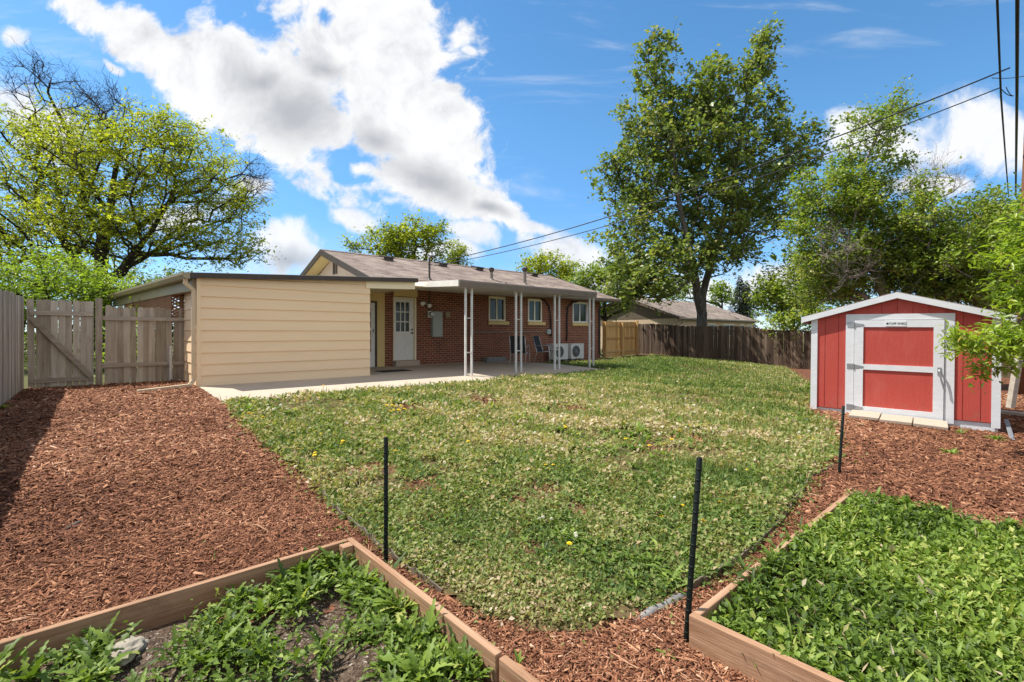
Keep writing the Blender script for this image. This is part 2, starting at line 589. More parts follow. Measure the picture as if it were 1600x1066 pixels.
def glass_mat():
    m, k = new_mat('window_glass')
    n1 = k.noise(k.obj(), 2.5, 3, .5)
    finish(k, k.mix(n1, (.012, .018, .016), (.05, .06, .052)), .08, None, spec=.35)
    return m


M['glass'] = glass_mat()


def red_mat():
    m, k = new_mat('red_shed_paint')
    o = k.obj()
    g = k.noise(k.scaled(o, (25, 25, 1.6)), 2.0, 5, .6, .5)
    n1 = k.noise(o, 1.5, 5, .6)
    sc = k.step(k.noise(k.scaled(o, (6, 6, 2.2)), 3.2, 5, .7, 1.2), .70, .74)
    low_ = k.step(k.n('ShaderNodeSeparateXYZ', ins={0: o}).outputs[2], .35, .9, 1.0, 0.0)
    c = k.mix(n1, (.44, .066, .05), (.52, .088, .066))
    c = k.mix(k.m('MULTIPLY', g, .3), c, (.34, .042, .034))
    c = k.mix(k.m('MULTIPLY', k.m('MULTIPLY', sc, low_), .8), c, (.62, .36, .30))
    fade = k.noise(k.scaled(o, (2, 2, .7)), 1.7, 6, .65)
    c = k.mix(k.step(fade, .45, .75, 0, .35), c, (.55, .15, .12))
    zz_n = k.n('ShaderNodeSeparateXYZ', ins={0: o}).outputs[2]
    spl = k.m('MULTIPLY', k.step(k.noise(o, 11, 5, .7), .46, .62), k.step(zz_n, .05, .34, 1.0, 0.0))
    c = k.mix(k.m('MULTIPLY', spl, .38), c, (.30, .17, .12))
    finish(k, c, .6, k.m('ADD', g, k.noise(k.scaled(o, (60, 60, 9)), 2.0, 3, .6)), .6, .005, 0, .25)
    return m


M['red'] = red_mat()


def mulch_mat():
    m, k = new_mat('mulch_ground')
    o = k.obj()
    n0 = k.noise(k.scaled(o, (1, 1, 1)), 38, 5, .7, 1.0)
    v = k.n('ShaderNodeTexVoronoi', ins={'Vector': k.scaled(o, (30, 55, 30)), 'Scale': 1.0, 'Randomness': 1.0})
    big = k.noise(o, .8, 4, .6)
    s = k.n('ShaderNodeSeparateColor', ins={0: v.outputs['Color']})
    f = k.m('ADD', k.m('MULTIPLY', s.outputs[0], .55), k.m('MULTIPLY', n0, .45))
    c = k.ramp(f, [(0.2, (.045, .017, .010)), (.45, (.13, .052, .030)), (.65, (.22, .095, .055)), (.9, (.36, .18, .11))])
    c = k.mix(.5, c, k.mix(big, (.6, .55, .55), (1.3, 1.3, 1.3)), 'MULTIPLY')
    finish(k, c, .9, k.m('ADD', n0, v.outputs['Distance']), .8, .02, 0, .15)
    return m


def chips_mat():
    m, k = new_mat('mulch_chips')
    t = tint_of(k)
    n0 = k.noise(k.obj(), 90, 3, .6)
    f = k.m('ADD', k.m('MULTIPLY', t, .85), k.m('MULTIPLY', n0, .2))
    c = k.ramp(f, [(0.05, (.06, .024, .014)), (.3, (.155, .062, .033)), (.6, (.275, .118, .062)), (.85, (.43, .225, .125)), (.99, (.58, .38, .26))])
    finish(k, c, .85, n0, .3, .003, 0, .2)
    return m


def lawn_mat():
    m, k = new_mat('lawn_ground')
    o = k.obj()
    n1 = k.noise(o, .55, 6, .65)
    n2 = k.noise(o, 45, 5, .7, .5)
    n3 = k.noise(o, 3.0, 5, .6)
    c = k.mix(k.step(n3, .3, .7), (.075, .075, .026), (.165, .12, .06))
    c = k.mix(k.step(n1, .50, .62), c, (.17, .095, .058))
    c = k.mix(.7, c, k.mix(n2, (.35, .35, .35), (1.6, 1.6, 1.5)), 'MULTIPLY')
    finish(k, c, .95, n2, .8, .02, 0, .1)
    return m


def soil_mat():
    m, k = new_mat('bed_soil')
    o = k.obj()
    n1 = k.noise(o, 3, 4, .6)
    v = k.n('ShaderNodeTexVoronoi', ins={'Vector': o, 'Scale': 95.0})
    s = k.n('ShaderNodeSeparateColor', ins={0: v.outputs['Color']})
    c = k.ramp(s.outputs[0], [(.3, (.075, .05, .035)), (.7, (.16, .115, .08)), (.93, (.20, .15, .11)), (.97, (.42, .36, .30))])
    c = k.mix(.6, c, k.mix(n1, (.6, .58, .55), (1.2, 1.2, 1.2)), 'MULTIPLY')
    finish(k, c, .95, k.m('ADD', k.noise(o, 30, 5, .7), v.outputs['Distance']), .9, .015, 0, .1)
    return m


def far_ground_mat():
    m, k = new_mat('rough_ground')
    o = k.obj()
    n1 = k.noise(o, .25, 6, .65)
    n2 = k.noise(o, 9, 5, .7)
    c = k.mix(n1, (.06, .08, .02), (.13, .11, .055))
    c = k.mix(.5, c, k.mix(n2, (.5, .5, .5), (1.4, 1.4, 1.4)), 'MULTIPLY')
    finish(k, c, .95, n2, .6, .03, 0, .1)
    return m


def bark_mat(name, c1, c2):
    m, k = new_mat(name)
    o = k.obj()
    n1 = k.noise(k.scaled(o, (9, 9, 1.6)), 1.5, 6, .7, .6)
    n2 = k.noise(o, 1.2, 4, .6)
    c = k.mix(k.step(n1, .35, .68), c1, c2)
    c = k.mix(.5, c, k.mix(n2, (.6, .6, .6), (1.35, 1.35, 1.35)), 'MULTIPLY')
    finish(k, c, .9, n1, .8, .03, 0, .15)
    return m


M['mulch'] = mulch_mat()
M['chips'] = chips_mat()
M['lawn'] = lawn_mat()
M['soil'] = soil_mat()
M['far_ground'] = far_ground_mat()
M['bark_dark'] = bark_mat('dark_bark', (.022, .017, .013), (.075, .06, .048))
M['bark_grey'] = bark_mat('grey_bark', (.075, .06, .05), (.22, .19, .16))
M['bark_pale'] = bark_mat('pale_dead_wood', (.17, .14, .12), (.36, .32, .28))
M['leaf_locust'] = leaf('locust_leaves', [(0, (.095, .125, .015)), (.45, (.24, .285, .028)), (.8, (.39, .41, .04)), (1, (.50, .42, .07))], .48)
M['leaf_lime'] = leaf('lime_leaves', [(0, (.09, .14, .014)), (.5, (.18, .27, .024)), (1, (.30, .38, .05))], .45)
M['leaf_maple'] = leaf('maple_leaves', [(0, (.045, .075, .018)), (.45, (.125, .175, .038)), (.8, (.22, .28, .065)), (1, (.36, .32, .12))], .38, .42, .5)
M['leaf_plum'] = leaf('orchard_leaves', [(0, (.045, .08, .015)), (.45, (.135, .205, .028)), (.8, (.25, .33, .048)), (1, (.42, .40, .12))], .4, .42, .5)
M['leaf_bright'] = leaf('bright_long_leaves', [(0, (.10, .16, .014)), (.5, (.24, .34, .035)), (.9, (.38, .45, .07)), (1, (.50, .34, .10))], .42, .4, .4)
M['leaf_spruce'] = leaf('spruce_needles', [(0, (.012, .022, .012)), (.6, (.04, .058, .026)), (1, (.085, .10, .045))], .1, .7)
M['lawn_leaf'] = leaf('lawn_leaves', [(0, (.04, .085, .02)), (.2, (.10, .165, .034)), (.44, (.195, .25, .065)), (.62, (.335, .33, .13)), (.80, (.42, .31, .175)), (1, (.62, .53, .41))], .32, .55, .25)
M['weed_leaf'] = leaf('weed_leaves', [(0, (.045, .08, .012)), (.4, (.12, .19, .024)), (.75, (.22, .31, .05)), (1, (.40, .42, .12))], .32, .5, .3)
M['petal'] = leaf('dandelion_petals', [(0, (.80, .56, .012)), (1, (.88, .68, .02))], .1, .6)
M['seed'] = leaf('dandelion_seed_fluff', [(0, (.55, .53, .48)), (1, (.75, .73, .68))], .3, .9)

# ------------------------------------------------------------------ ground, lawn, mulch
xs = np.concatenate([[-900, -300, -120, -60], np.linspace(-30, 32, 156), [60, 120, 300, 900]])
ys = np.concatenate([[-200, -60, -20], np.linspace(-8, 48, 141), [80, 150, 400, 1500]])
gx, gy = np.meshgrid(xs, ys)
gz = G(gx, gy) - 0.02
nx, ny = len(xs), len(ys)
idx = np.arange(nx * ny).reshape(ny, nx)
quads = np.stack([idx[:-1, :-1], idx[:-1, 1:], idx[1:, 1:], idx[1:, :-1]], -1).reshape(-1, 4)
tag(mesh_np('ground', np.stack([gx, gy, gz], -1).reshape(-1, 3), quads, M['far_ground'], smooth=True), kind='structure')


def inside(x, y, poly):
    x = np.asarray(x)
    y = np.asarray(y)
    r = np.zeros(x.shape, bool)
    n = len(poly)
    for i in range(n):
        x0, y0 = poly[i][:2]
        x1, y1 = poly[(i + 1) % n][:2]
        if y0 == y1:
            continue
        c = ((y0 > y) != (y1 > y)) & (x < (x1 - x0) * (y - y0) / (y1 - y0) + x0)
        r ^= c
    return r


def sheet(name, poly, dz, res, mat):
    P = np.array([p[:2] for p in poly])
    x0, y0 = P.min(0) - res
    x1, y1 = P.max(0) + res
    X, Y = np.meshgrid(np.arange(x0, x1 + res, res), np.arange(y0, y1 + res, res))
    I = np.arange(X.size).reshape(X.shape)
    q = np.stack([I[:-1, :-1], I[:-1, 1:], I[1:, 1:], I[1:, :-1]], -1).reshape(-1, 4)
    cx = X.ravel()[q].mean(1)
    cy = Y.ravel()[q].mean(1)
    q = q[inside(cx, cy, poly)]
    used, inv = np.unique(q, return_inverse=True)
    Z = G(X.ravel()[used], Y.ravel()[used]) + dz
    return tag(mesh_np(name, np.stack([X.ravel()[used], Y.ravel()[used], Z], -1), inv.reshape(-1, 4), mat, smooth=True), kind='structure')


FCOR = Vector((-9.45, 9.30, 0))             # corner of the left fence by the gate
YARD = [(-1.2, -1.6), (-9.45, 9.3), (-7.62, 11.1), (5.6, 22.5), (7.4, 28.5), (18.1, 17.3), (15, 5), (5, -3)]
LAWN = [gp(*p) for p in [(352, 632), (380, 668), (425, 708), (470, 745), (520, 798), (565, 832), (605, 868), (655, 903), (705, 938), (765, 968),
                         (820, 984), (870, 990), (930, 984), (990, 966), (1070, 925), (1120, 905), (1172, 868), (1236, 802), (1272, 745), (1308, 712),
                         (1300, 668)]] + [Vector(p) for p in ((5.15, 8.5, 0), (7.5, 11.5, 0), (12.4, 22.6, 0), (7.9, 27.2, 0), (5.3, 21.5, 0))] + \
       [C0 + E1 * a + E2 * b for a, b in ((10.9, 1.2), (10.6, -2.3), (7.5, -2.42), (4, -2.42), (0.45, -2.42))]
sheet('mulch_bed', YARD, 0.0, 0.25, M['mulch'])
sheet('lawn', LAWN, 0.012, 0.10, M['lawn'])

# raised beds: corner, run along e1, run along -e2
K1 = Vector((-0.97, 2.88, 0))
R0 = Vector((0.80, 2.10, 0))
BED_Z = -0.155                              # board tops


def in_bed(x, y, corner, l1, l2, m=0.0):
    a = (x - corner.x) * E1.x + (y - corner.y) * E1.y
    b = -((x - corner.x) * E2.x + (y - corner.y) * E2.y)
    return (a > min(0, l1) - m) & (a < max(0, l1) + m) & (b > -m) & (b < l2 + m)


SHED = Vector((5.36, 8.60, 0))
SHD = Vector((0.75, -0.66, 0)).normalized()
SHN = Vector((0.66, 0.75, 0)).normalized()
SHED_RZ = math.atan2(SHD.y, SHD.x)


def in_shed(x, y, m=0.0):
    a = (x - SHED.x) * SHD.x + (y - SHED.y) * SHD.y
    b = (x - SHED.x) * SHN.x + (y - SHED.y) * SHN.y
    return (a > -m) & (a < 2.5 + m) & (b > -m) & (b < 2.0 + m)


def in_step(x, y):
    a = (x - SHED.x) * SHD.x + (y - SHED.y) * SHD.y
    b = (x - SHED.x) * SHN.x + (y - SHED.y) * SHN.y
    return (a > .58) & (a < 1.83) & (b > -.46) & (b < 0)


def in_slab(x, y, m=0.0):
    a = (x - C0.x) * E1.x + (y - C0.y) * E1.y
    b = (x - C0.x) * E2.x + (y - C0.y) * E2.y
    return (a > -0.02 - m) & (a < 10.6 + m) & (b > -2.4 - m)


def scatter(poly, dens, n_try):
    """random points in a polygon, thinned so that dens(distance) points stand on a square metre"""
    P = np.array([p[:2] for p in poly])
    x0, y0 = P.min(0)
    x1, y1 = P.max(0)
    # nearer ground is sampled more finely
    out = []
    bands = [(0.4, 2.6), (2.6, 4), (4, 6), (6, 9), (9, 14), (14, 20), (20, 34)]
    for r0, r1 in bands:
        dmax = float(np.max(dens(np.linspace(r0, r1, 8))))
        bx0, bx1 = max(x0, -r1), min(x1, r1)
        by0, by1 = max(y0, -0.5), min(y1, r1)
        n = int(dmax * max(0, bx1 - bx0) * max(0, by1 - by0))
        if n <= 0:
            continue
        x = rng.uniform(bx0, bx1, n)
        y = rng.uniform(by0, by1, n)
        r = np.hypot(x, y)
        k = (r >= r0) & (r < r1) & (rng.random(n) < dens(r) / dmax) & (np.abs(x) < y * 1.30 + 0.9)
        x, y = x[k], y[k]
        k = inside(x, y, poly)
        out.append(np.stack([x[k], y[k]], -1))
    return np.concatenate(out)


def rnd_noise(x, y, sc, seed):
    """cheap smooth noise 0..1"""
    r = np.random.default_rng(seed)
    v = np.zeros_like(x)
    tot = 0
    for o in range(4):
        for _ in range(3):
            a = r.uniform(0, 6.28)
            f = sc * 2 ** o * r.uniform(.7, 1.3)
            v += np.sin((x * np.cos(a) + y * np.sin(a)) * f + r.uniform(0, 6.28)) / 1.6 ** o
            tot += .5 / 1.6 ** o
    v = (v - v.mean()) / (v.std() + 1e-9)
    return 1 / (1 + np.exp(-1.7 * v))


def kite_leaves(name, P, L, W, az, tilt, roll, tint, mat, parent=None, fold=0.25):
    """P (n,3); one folded four-cornered leaf each, pointing to azimuth az, raised by tilt"""
    ct, st = np.cos(tilt), np.sin(tilt)
    d = np.stack([np.cos(az) * ct, np.sin(az) * ct, st], -1)
    s0 = np.stack([-np.sin(az), np.cos(az), np.zeros_like(az)], -1)
    u0 = np.cross(d, s0)
    s = s0 * np.cos(roll)[:, None] + u0 * np.sin(roll)[:, None]
    nrm = np.cross(d, s)
    L = L[:, None]
    W = W[:, None]
    a = P
    b = P + d * L * .45 + s * W * .5 + nrm * W * fold
    c = P + d * L
    e = P + d * L * .45 - s * W * .5 + nrm * W * fold
    co = np.stack([a, b, c, e], 1).reshape(-1, 3)
    n = len(P)
    i = np.arange(n)[:, None] * 4
    tris = np.concatenate([i + [0, 1, 2], i + [0, 2, 3]], 1).reshape(-1, 3)
    return mesh_np(name, co, tris, mat, parent, np.repeat(tint, 2))


# worn spots of the lawn: place and radius
BARE = [(*gp(u, v)[:2], rr) for u, v, rr in ((655, 762, .17), (545, 745, .16), (575, 735, .12), (808, 788, .13), (850, 772, .14), (700, 742, .10), (905, 800, .08), (640, 640, .30), (760, 632, .35), (880, 640, .4), (1010, 700, .16), (960, 760, .08), (720, 860, .07), (830, 860, .06), (1075, 690, .2))]


def worn(x, y):
    o_ = np.zeros(len(x))
    wob_ = .6 + .8 * rnd_noise(x, y, 9.0, 44)
    for bx_, by_, br_ in BARE:
        o_ = np.maximum(o_, 1 - np.hypot(x - bx_, (y - by_) * .8) / (br_ * 1.5 * wob_))
    return np.clip(o_ * 1.6, 0, 1)


# mulch chips
def chips(name, pts, mat):
    n = len(pts)
    r = np.hypot(pts[:, 0], pts[:, 1])
    k = np.clip(r / 4.4, .72, 1.55)
    L = rng.lognormal(np.log(.030), .68, n) * k ** .85
    L = np.clip(L, .01, .14)
    W = np.clip(rng.lognormal(np.log(.0072), .45, n), .0025, .03) * k
    Hh = W * rng.uniform(.2, .7, n)
    az = rng.uniform(0, 2 * np.pi, n)
    tilt = rng.normal(0, .28, n)
    z = G(pts[:, 0], pts[:, 1]) + rng.uniform(.002, .022, n) * np.minimum(k, 1.6)
    d = np.stack([np.cos(az) * np.cos(tilt), np.sin(az) * np.cos(tilt), np.sin(tilt)], -1)
    s0 = np.stack([-np.sin(az), np.cos(az), np.zeros(n)], -1)
    rl = rng.normal(0, .6, n)
    u0 = np.cross(d, s0)
    s = s0 * np.cos(rl)[:, None] + u0 * np.sin(rl)[:, None]
    u = np.cross(d, s)
    c = np.stack([pts[:, 0], pts[:, 1], z], -1)
    Lh, Wh, Hh = L[:, None] / 2, W[:, None] / 2, Hh[:, None]
    bow = rng.normal(0, .12, n)[:, None] * L[:, None]
    co = np.stack([c - d * Lh - s * Wh, c - d * Lh * .8 + s * Wh, c - d * Lh * .9 + u * Hh,
                   c + d * Lh - s * Wh * .6 + s * bow, c + d * Lh * .8 + s * Wh + s * bow, c + d * Lh * .9 + u * Hh + s * bow], 1).reshape(-1, 3)
    i = np.arange(n)[:, None] * 6
    q = np.concatenate([i + [0, 3, 5, 2], i + [2, 5, 4, 1]], 1).reshape(-1, 4)
    t = np.concatenate([i + [0, 2, 1], i + [3, 4, 5]], 1).reshape(-1, 3)
    big = rnd_noise(pts[:, 0], pts[:, 1], 1.1, 5)
    tint = np.clip(rng.beta(1.5, 2.1, n) + (big - .5) * .26, 0, 1)
    return tag(mesh_np(name, co, [q, t], mat, None, np.concatenate([np.repeat(tint, 2), np.repeat(tint, 2)])), kind='stuff')


mp = scatter(YARD, lambda r: np.clip(12000 * (2.6 / r) ** 1.2, 1100, 12000), 0)
x, y = mp[:, 0], mp[:, 1]
keep = ~(inside(x, y, LAWN) & (rng.random(len(x)) > .012 + .5 * worn(x, y))) & ~in_bed(x, y, K1, -2.6, 2.5, .0) & ~in_bed(x, y, R0, 2.45, 2.6, .0) \
    & ~in_slab(x, y, .0) & ~in_shed(x, y) & ~in_step(x, y)
keep &= (np.hypot(x, y) < 16)
chips('mulch_chips', mp[keep], M['chips'])

# lawn growth
lp = scatter(LAWN, lambda r: np.clip(9500 * (2.6 / r) ** 1.5, 560, 9500), 0)
jit = rng.standard_t(3, lp.shape) * .045
lp = lp + jit * (rng.random(len(lp)) < .5)[:, None]
x, y = lp[:, 0], lp[:, 1]
bare = rnd_noise(x, y, 1.7, 21)
patch = rnd_noise(x, y, .55, 22)
small = rnd_noise(x, y, 5.0, 23)
r = np.hypot(x, y)
keep = ~in_shed(x, y, .02) & ~in_slab(x, y, -.05) & ~((bare > .88) & (rng.random(len(x)) < .85)) & ~(rng.random(len(x)) < worn(x, y) * .9)
x, y, r, patch, small = x[keep], y[keep], r[keep], patch[keep], small[keep]
n = len(x)
lush = np.exp(-(((x - 1.9) / .7) ** 2 + ((y - 4.6) / .55) ** 2)) + np.exp(-(((x - 5.5) / 3.6) ** 2 + ((y - 16) / 7) ** 2)) * .75
blade = rng.random(n) < np.clip(.22 + .55 * lush + .15 * (patch - .5), .05, .9)
kk = np.clip(r / 3.0, .8, 2.9)
L = np.where(blade, rng.uniform(.035, .085, n), rng.uniform(.014, .036, n) * 1.1) * kk ** .8
W = np.where(blade, rng.uniform(.003, .006, n), L * rng.uniform(.4, .8, n)) * np.where(blade, kk ** 1.1, 1)
tilt = np.where(blade, rng.uniform(.35, 1.45, n), rng.normal(.25, .5, n))
z = G(x, y) + .012 + np.where(blade, 0, rng.uniform(.004, .045, n) * np.minimum(kk, 1.5)) * (.5 + small)
dry = np.exp(-(((y - 7.6) / 2.6) ** 2)) * np.exp(-(((x + .5) / 3.6) ** 2))
tint = np.clip(rng.beta(2.2, 2.6, n) * .85 + (patch - .5) * .26 + (small - .5) * .30 + .18 * dry - .20 * np.clip(lush, 0, 1) + .075, 0, 1)
tag(kite_leaves('lawn_grass', np.stack([x, y, z], -1), L, W, rng.uniform(0, 2 * np.pi, n), tilt, rng.normal(0, .5, n), tint, M['lawn_leaf']), kind='stuff')

# ------------------------------------------------------------------ the brick house
house = thing('brick_house', 'long low red brick house with brown shingle roof behind the patio', 'house', C0, TH)
WB = 2.71                                   # depth of the patio wall
WT = 2.62                                   # wall top
A0, A1 = 5.48, 16.62
DEPTH = 8.0


def wall_grid(mb, a0, a1, z0, z1, y, holes, rev=0.10):
    """a wall face at depth y with openings, and the reveals of the openings"""
    xs_ = sorted({a0, a1, *[h[0] for h in holes], *[h[1] for h in holes]})
    zs_ = sorted({z0, z1, *[h[2] for h in holes], *[h[3] for h in holes]})
    for i in range(len(xs_) - 1):
        for j in range(len(zs_) - 1):
            xa, xb, za, zb = xs_[i], xs_[i + 1], zs_[j], zs_[j + 1]
            if any(h[0] <= xa and xb <= h[1] and h[2] <= za and zb <= h[3] for h in holes):
                continue
            mb.add([(xa, y, za), (xb, y, za), (xb, y, zb), (xa, y, zb)], [(0, 1, 2, 3)])
    for xa, xb, za, zb in holes:
        for q in ([(xa, y, za), (xa, y, zb), (xa, y + rev, zb), (xa, y + rev, za)], [(xb, y, zb), (xb, y, za), (xb, y + rev, za), (xb, y + rev, zb)],
                  [(xa, y, zb), (xb, y, zb), (xb, y + rev, zb), (xa, y + rev, zb)], [(xb, y, za), (xa, y, za), (xa, y + rev, za), (xb, y + rev, za)]):
            mb.add(q, [(0, 1, 2, 3)])


WINS = []
for u0, u1, v0, v1 in ((763.3, 789.1, 462.5, 500.7), (824.6, 846.3, 466.7, 503.2), (894.4, 917.5, 472.9, 504.8)):
    (xa, s0), (xb, s1) = on_plane(u0, WB), on_plane(u1, WB)
    WINS.append((xa, xb, zz(v1, (s0 + s1) / 2), zz(v0, (s0 + s1) / 2)))
zt = sum(q[3] for q in WINS) / 3
zb_ = sum(q[2] for q in WINS) / 3
WINS = [(a, b, zb_, zt) for a, b, _, _ in WINS]
DOOR = (5.80, 6.56, 0.17, 2.21)
wall = MB()
wall_grid(wall, A0, A1, -.45, WT, WB, WINS + [(DOOR[0] - .03, DOOR[1] + .07, -.4, 2.26)])
wall.add([(A1, WB, -.45), (A1, WB + DEPTH, -.45), (A1, WB + DEPTH, WT), (A1, WB, WT)], [(0, 1, 2, 3)])
wall.add([(A1, WB + DEPTH, -.45), (A0, WB + DEPTH, -.45), (A0, WB + DEPTH, WT), (A1, WB + DEPTH, WT)], [(0, 1, 2, 3)])
wall.add([(A0, WB + DEPTH, -.45), (A0, WB, -.45), (A0, WB, WT), (A0, WB + DEPTH, WT)], [(0, 1, 2, 3)])
wall.build('wall', M['brick'], house)

# roof: two slopes, gables at both ends
RB, RZ, SL = WB + DEPTH / 2, 4.20, 0.335
EB0, EB1 = WB - .56, WB + DEPTH + .56
RA0, RA1 = 4.93, 17.35
ZE = RZ - SL * (RB - EB0)


def slope_z(b):
    return RZ - SL * abs(b - RB)


ang = math.atan(SL)
cs = math.hypot(1, SL)
for side, nm in ((-1, 'roof'), (1, 'roof')):
    # built in its own plane (x along the house, y up the slope) so the shingle courses run true
    ro = MB()
    ln = (RB - EB0) * cs
    ro.box(0, RA1 - RA0, 0, ln, -.05, 0)
    o = ro.build(nm, M['shingle'], house)
    if side < 0:
        o.location = (RA0, EB0, ZE)
        o.rotation_euler = (ang, 0, 0)
        roof_front = o
    else:
        o.location = (RA1, EB1, ZE)
        o.rotation_euler = (ang, 0, math.pi)
ridge = MB()
for i in range(62):
    a = RA0 + .02 + i * .2
    ridge.prism([(a, RB - .16, RZ - .035), (a, RB, RZ + .028), (a, RB + .16, RZ - .035), (a, RB, RZ - .02)], (.195, 0, 0))
ridge.build('ridge_cap', M['shingle'], house)
for a in (RA0 - .045, RA1 + .002):
    for sgn in (-1, 1):
        e = EB0 if sgn < 0 else EB1
        trim = MB()
        trim.prism([(a, e, ZE - .20), (a, e, ZE + .012), (a, RB, RZ + .014), (a, RB, RZ - .215)], (.043, 0, 0))
        trim.build('rake_board', M['dark_trim'], house)
fas = MB()
fas.box(RA0, RA1, EB0 - .025, EB0 - .002, ZE - .17, ZE - .01)
fas.box(RA0, RA1, EB1 + .002, EB1 + .025, ZE - .17, ZE - .01)
fas.build('fascia', M['grey_trim'], house)
sof = MB()
sof.box(RA0 + .05, RA1 - .05, EB0 + .02, WB - .003, WT - .02, WT)
sof.box(RA0 + .05, RA1 - .05, WB + DEPTH + .003, EB1 - .02, WT - .02, WT)
# underside of the gable overhang
sof.prism([(RA0 + .01, EB0 + .1, slope_z(EB0 + .1) - .11), (RA0 + .01, RB, RZ - .13), (RA0 + .01, RB, RZ - .10), (RA0 + .01, EB0 + .1, slope_z(EB0 + .1) - .08)], (A0 - RA0 - .02, 0, 0))
sof.prism([(RA0 + .01, EB1 - .1, slope_z(EB1 - .1) - .11), (RA0 + .01, RB, RZ - .13), (RA0 + .01, RB, RZ - .10), (RA0 + .01, EB1 - .1, slope_z(EB1 - .1) - .08)], (A0 - RA0 - .02, 0, 0))
sof.build('soffit', M['trim_yellow'], house)
for a in (A0 - .001, A1 - .03):
    gab = MB()
    gab.prism([(a, WB - .1, WT), (a, WB + DEPTH + .1, WT), (a, RB, RZ - .13)], (.03, 0, 0))
    gab.build('gable', M['gable_pink'], house)
lv = MB()
lv.box(A0 - .06, A0 - .002, RB - .16, RB - .12, 3.32, 3.92)
lv.box(A0 - .06, A0 - .002, RB + .12, RB + .16, 3.32, 3.92)
for i in range(10):
    z = 3.34 + i * .058
    lv.prism([(A0 - .012, RB - .12, z + .045), (A0 - .055, RB - .12, z), (A0 - .055, RB - .12, z + .012), (A0 - .012, RB - .12, z + .057)], (0, .24, 0))
lv.build('gable_vent', M['grey_trim'], house)


def on_roof(u, v):
    """house coordinates where the ray of pixel (u, v) meets the front slope"""
    dx, dz = (u - CU) / F, (HV - v) / F
    lo, hi = 5.0, 60.0
    for _ in range(60):
        s = (lo + hi) / 2
        a, b = loc((dx * s, s))
        if EYE + dz * s < RZ - SL * (RB - b):
            hi = s
        else:
            lo = s
    return a, b, EYE + dz * s


def on_roof_near_ridge(u, frac=.86):
    b = EB0 + (RB - EB0) * frac
    a, s = on_plane(u, b)
    return a, b, slope_z(b)


for u in (604, 689, 746, 832):
    a, b, z = on_roof_near_ridge(u)
    m = MB()
    m.prism([(a - .2, b - .19, z - .06), (a + .2, b - .19, z - .06), (a + .2, b - .19, z + .10), (a - .2, b - .19, z + .10)], (0, .02, 0))
    m.prism([(a - .22, b - .24, slope_z(b) + .10), (a - .22, b + .2, slope_z(b) + .19), (a - .22, b + .2, slope_z(b) + .13), (a - .22, b - .24, slope_z(b) + .045)], (.44, 0, 0))
    m.build('roof_vent', M['dark_trim'], house)
for u, v, h, r in ((768, 437, .34, .065), (820, 444, .56, .07), (790.5, 447, .14, .03)):
    a, b, z = on_roof(u, v)
    p = MB()
    p.tube([(a, b, z - .05), (a, b, z + h)], r, 12)
    p.tube([(a, b, z - .06), (a, b, z + .04)], [r * 2.2, r * 1.2], 12)
    pipe = p.build('vent_pipe', M['grey_trim'], house)
    if h > .3:
        c = MB()
        c.tube([(a, b, z + h - .02), (a, b, z + h + .05), (a, b, z + h + .14), (a, b, z + h + .17)], [r * 1.15, r * 1.7, r * 1.7, r * .6], 12)
        c.build('pipe_cap', M['dark_trim'], pipe)
a, b, z = on_roof(671, 437)
m = MB()
m.tube([(a, b, z - .1), (a, b, z + .72), (a + .03, b - .02, z + .80), (a + .14, b - .06, z + .82), (a + .2, b - .08, z + .76)], .034, 10)
m.tube([(a, b, z - .04), (a, b, z + .05)], [.11, .05], 12)
m.tube([(a - .06, b, z + .52), (a + .09, b - .03, z + .52)], .015, 6)
m.build('service_mast', M['dark_trim'], house)
MAST_TOP = C0 + E1 * (a + .15) + E2 * (b - .06) + Vector((0, 0, z + .60))

# windows
for k, (xa, xb, za, zb2) in enumerate(WINS):
    f = MB()
    fw = .058
    y0, y1 = WB - .025, WB + .06
    f.box(xa + .002, xa + fw, y0, y1, za + .002, zb2 - .002)
    f.box(xb - fw, xb - .002, y0, y1, za + .002, zb2 - .002)
    f.box(xa + fw, xb - fw, y0, y1, zb2 - .10, zb2 - .002)
    f.box(xa + fw, xb - fw, y0, y1, za + .002, za + fw)
    mid = (xa + xb) / 2
    f.box(mid - .03, mid + .03, y0 + .03, y1, za + fw, zb2 - .10)
    w_ = f.build('window', M['frame_cream'] if k < 2 else M['white'], house)
    g = MB()
    g.box(xa + fw, mid - .03, WB + .035, WB + .045, za + fw, zb2 - .10)
    g.box(mid + .03, xb - fw, WB + .045, WB + .055, za + fw, zb2 - .10)
    g.build('pane', M['glass'], w_)
    s_ = MB()
    s_.prism([(xa - .03, WB - .002, za - .15), (xa - .03, WB - .06, za - .14), (xa - .03, WB - .075, za - .03), (xa - .03, WB - .002, za - .002)], (xb - xa + .2, 0, 0))
    s_.build('sill', M['trim_yellow'], w_)

# back door with a nine-light pane, its frame and step
xa, xb, za, zb2 = DOOR
d = MB()
yd = WB + .03
d.box(xa, xb, yd, yd + .04, za, za + .95)
for q in ((xa, xa + .10, za + .95, zb2), (xb - .17, xb, za + .95, zb2)):
    d.box(q[0], q[1], yd, yd + .04, q[2], q[3])
d.box(xa + .10, xb - .17, yd, yd + .04, zb2 - .12, zb2)
gx0, gx1, gz0, gz1 = xa + .10, xb - .17, za + .95, zb2 - .12
for i in (1, 2):
    gxx = gx0 + (gx1 - gx0) * i / 3
    d.box(gxx - .017, gxx + .017, yd - .004, yd + .03, gz0, gz1)
    gzz = gz0 + (gz1 - gz0) * i / 3
    for j in range(3):
        d.box(gx0 + (gx1 - gx0) * j / 3 + .017, gx0 + (gx1 - gx0) * (j + 1) / 3 - .017, yd - .002, yd + .03, gzz - .018, gzz + .018)
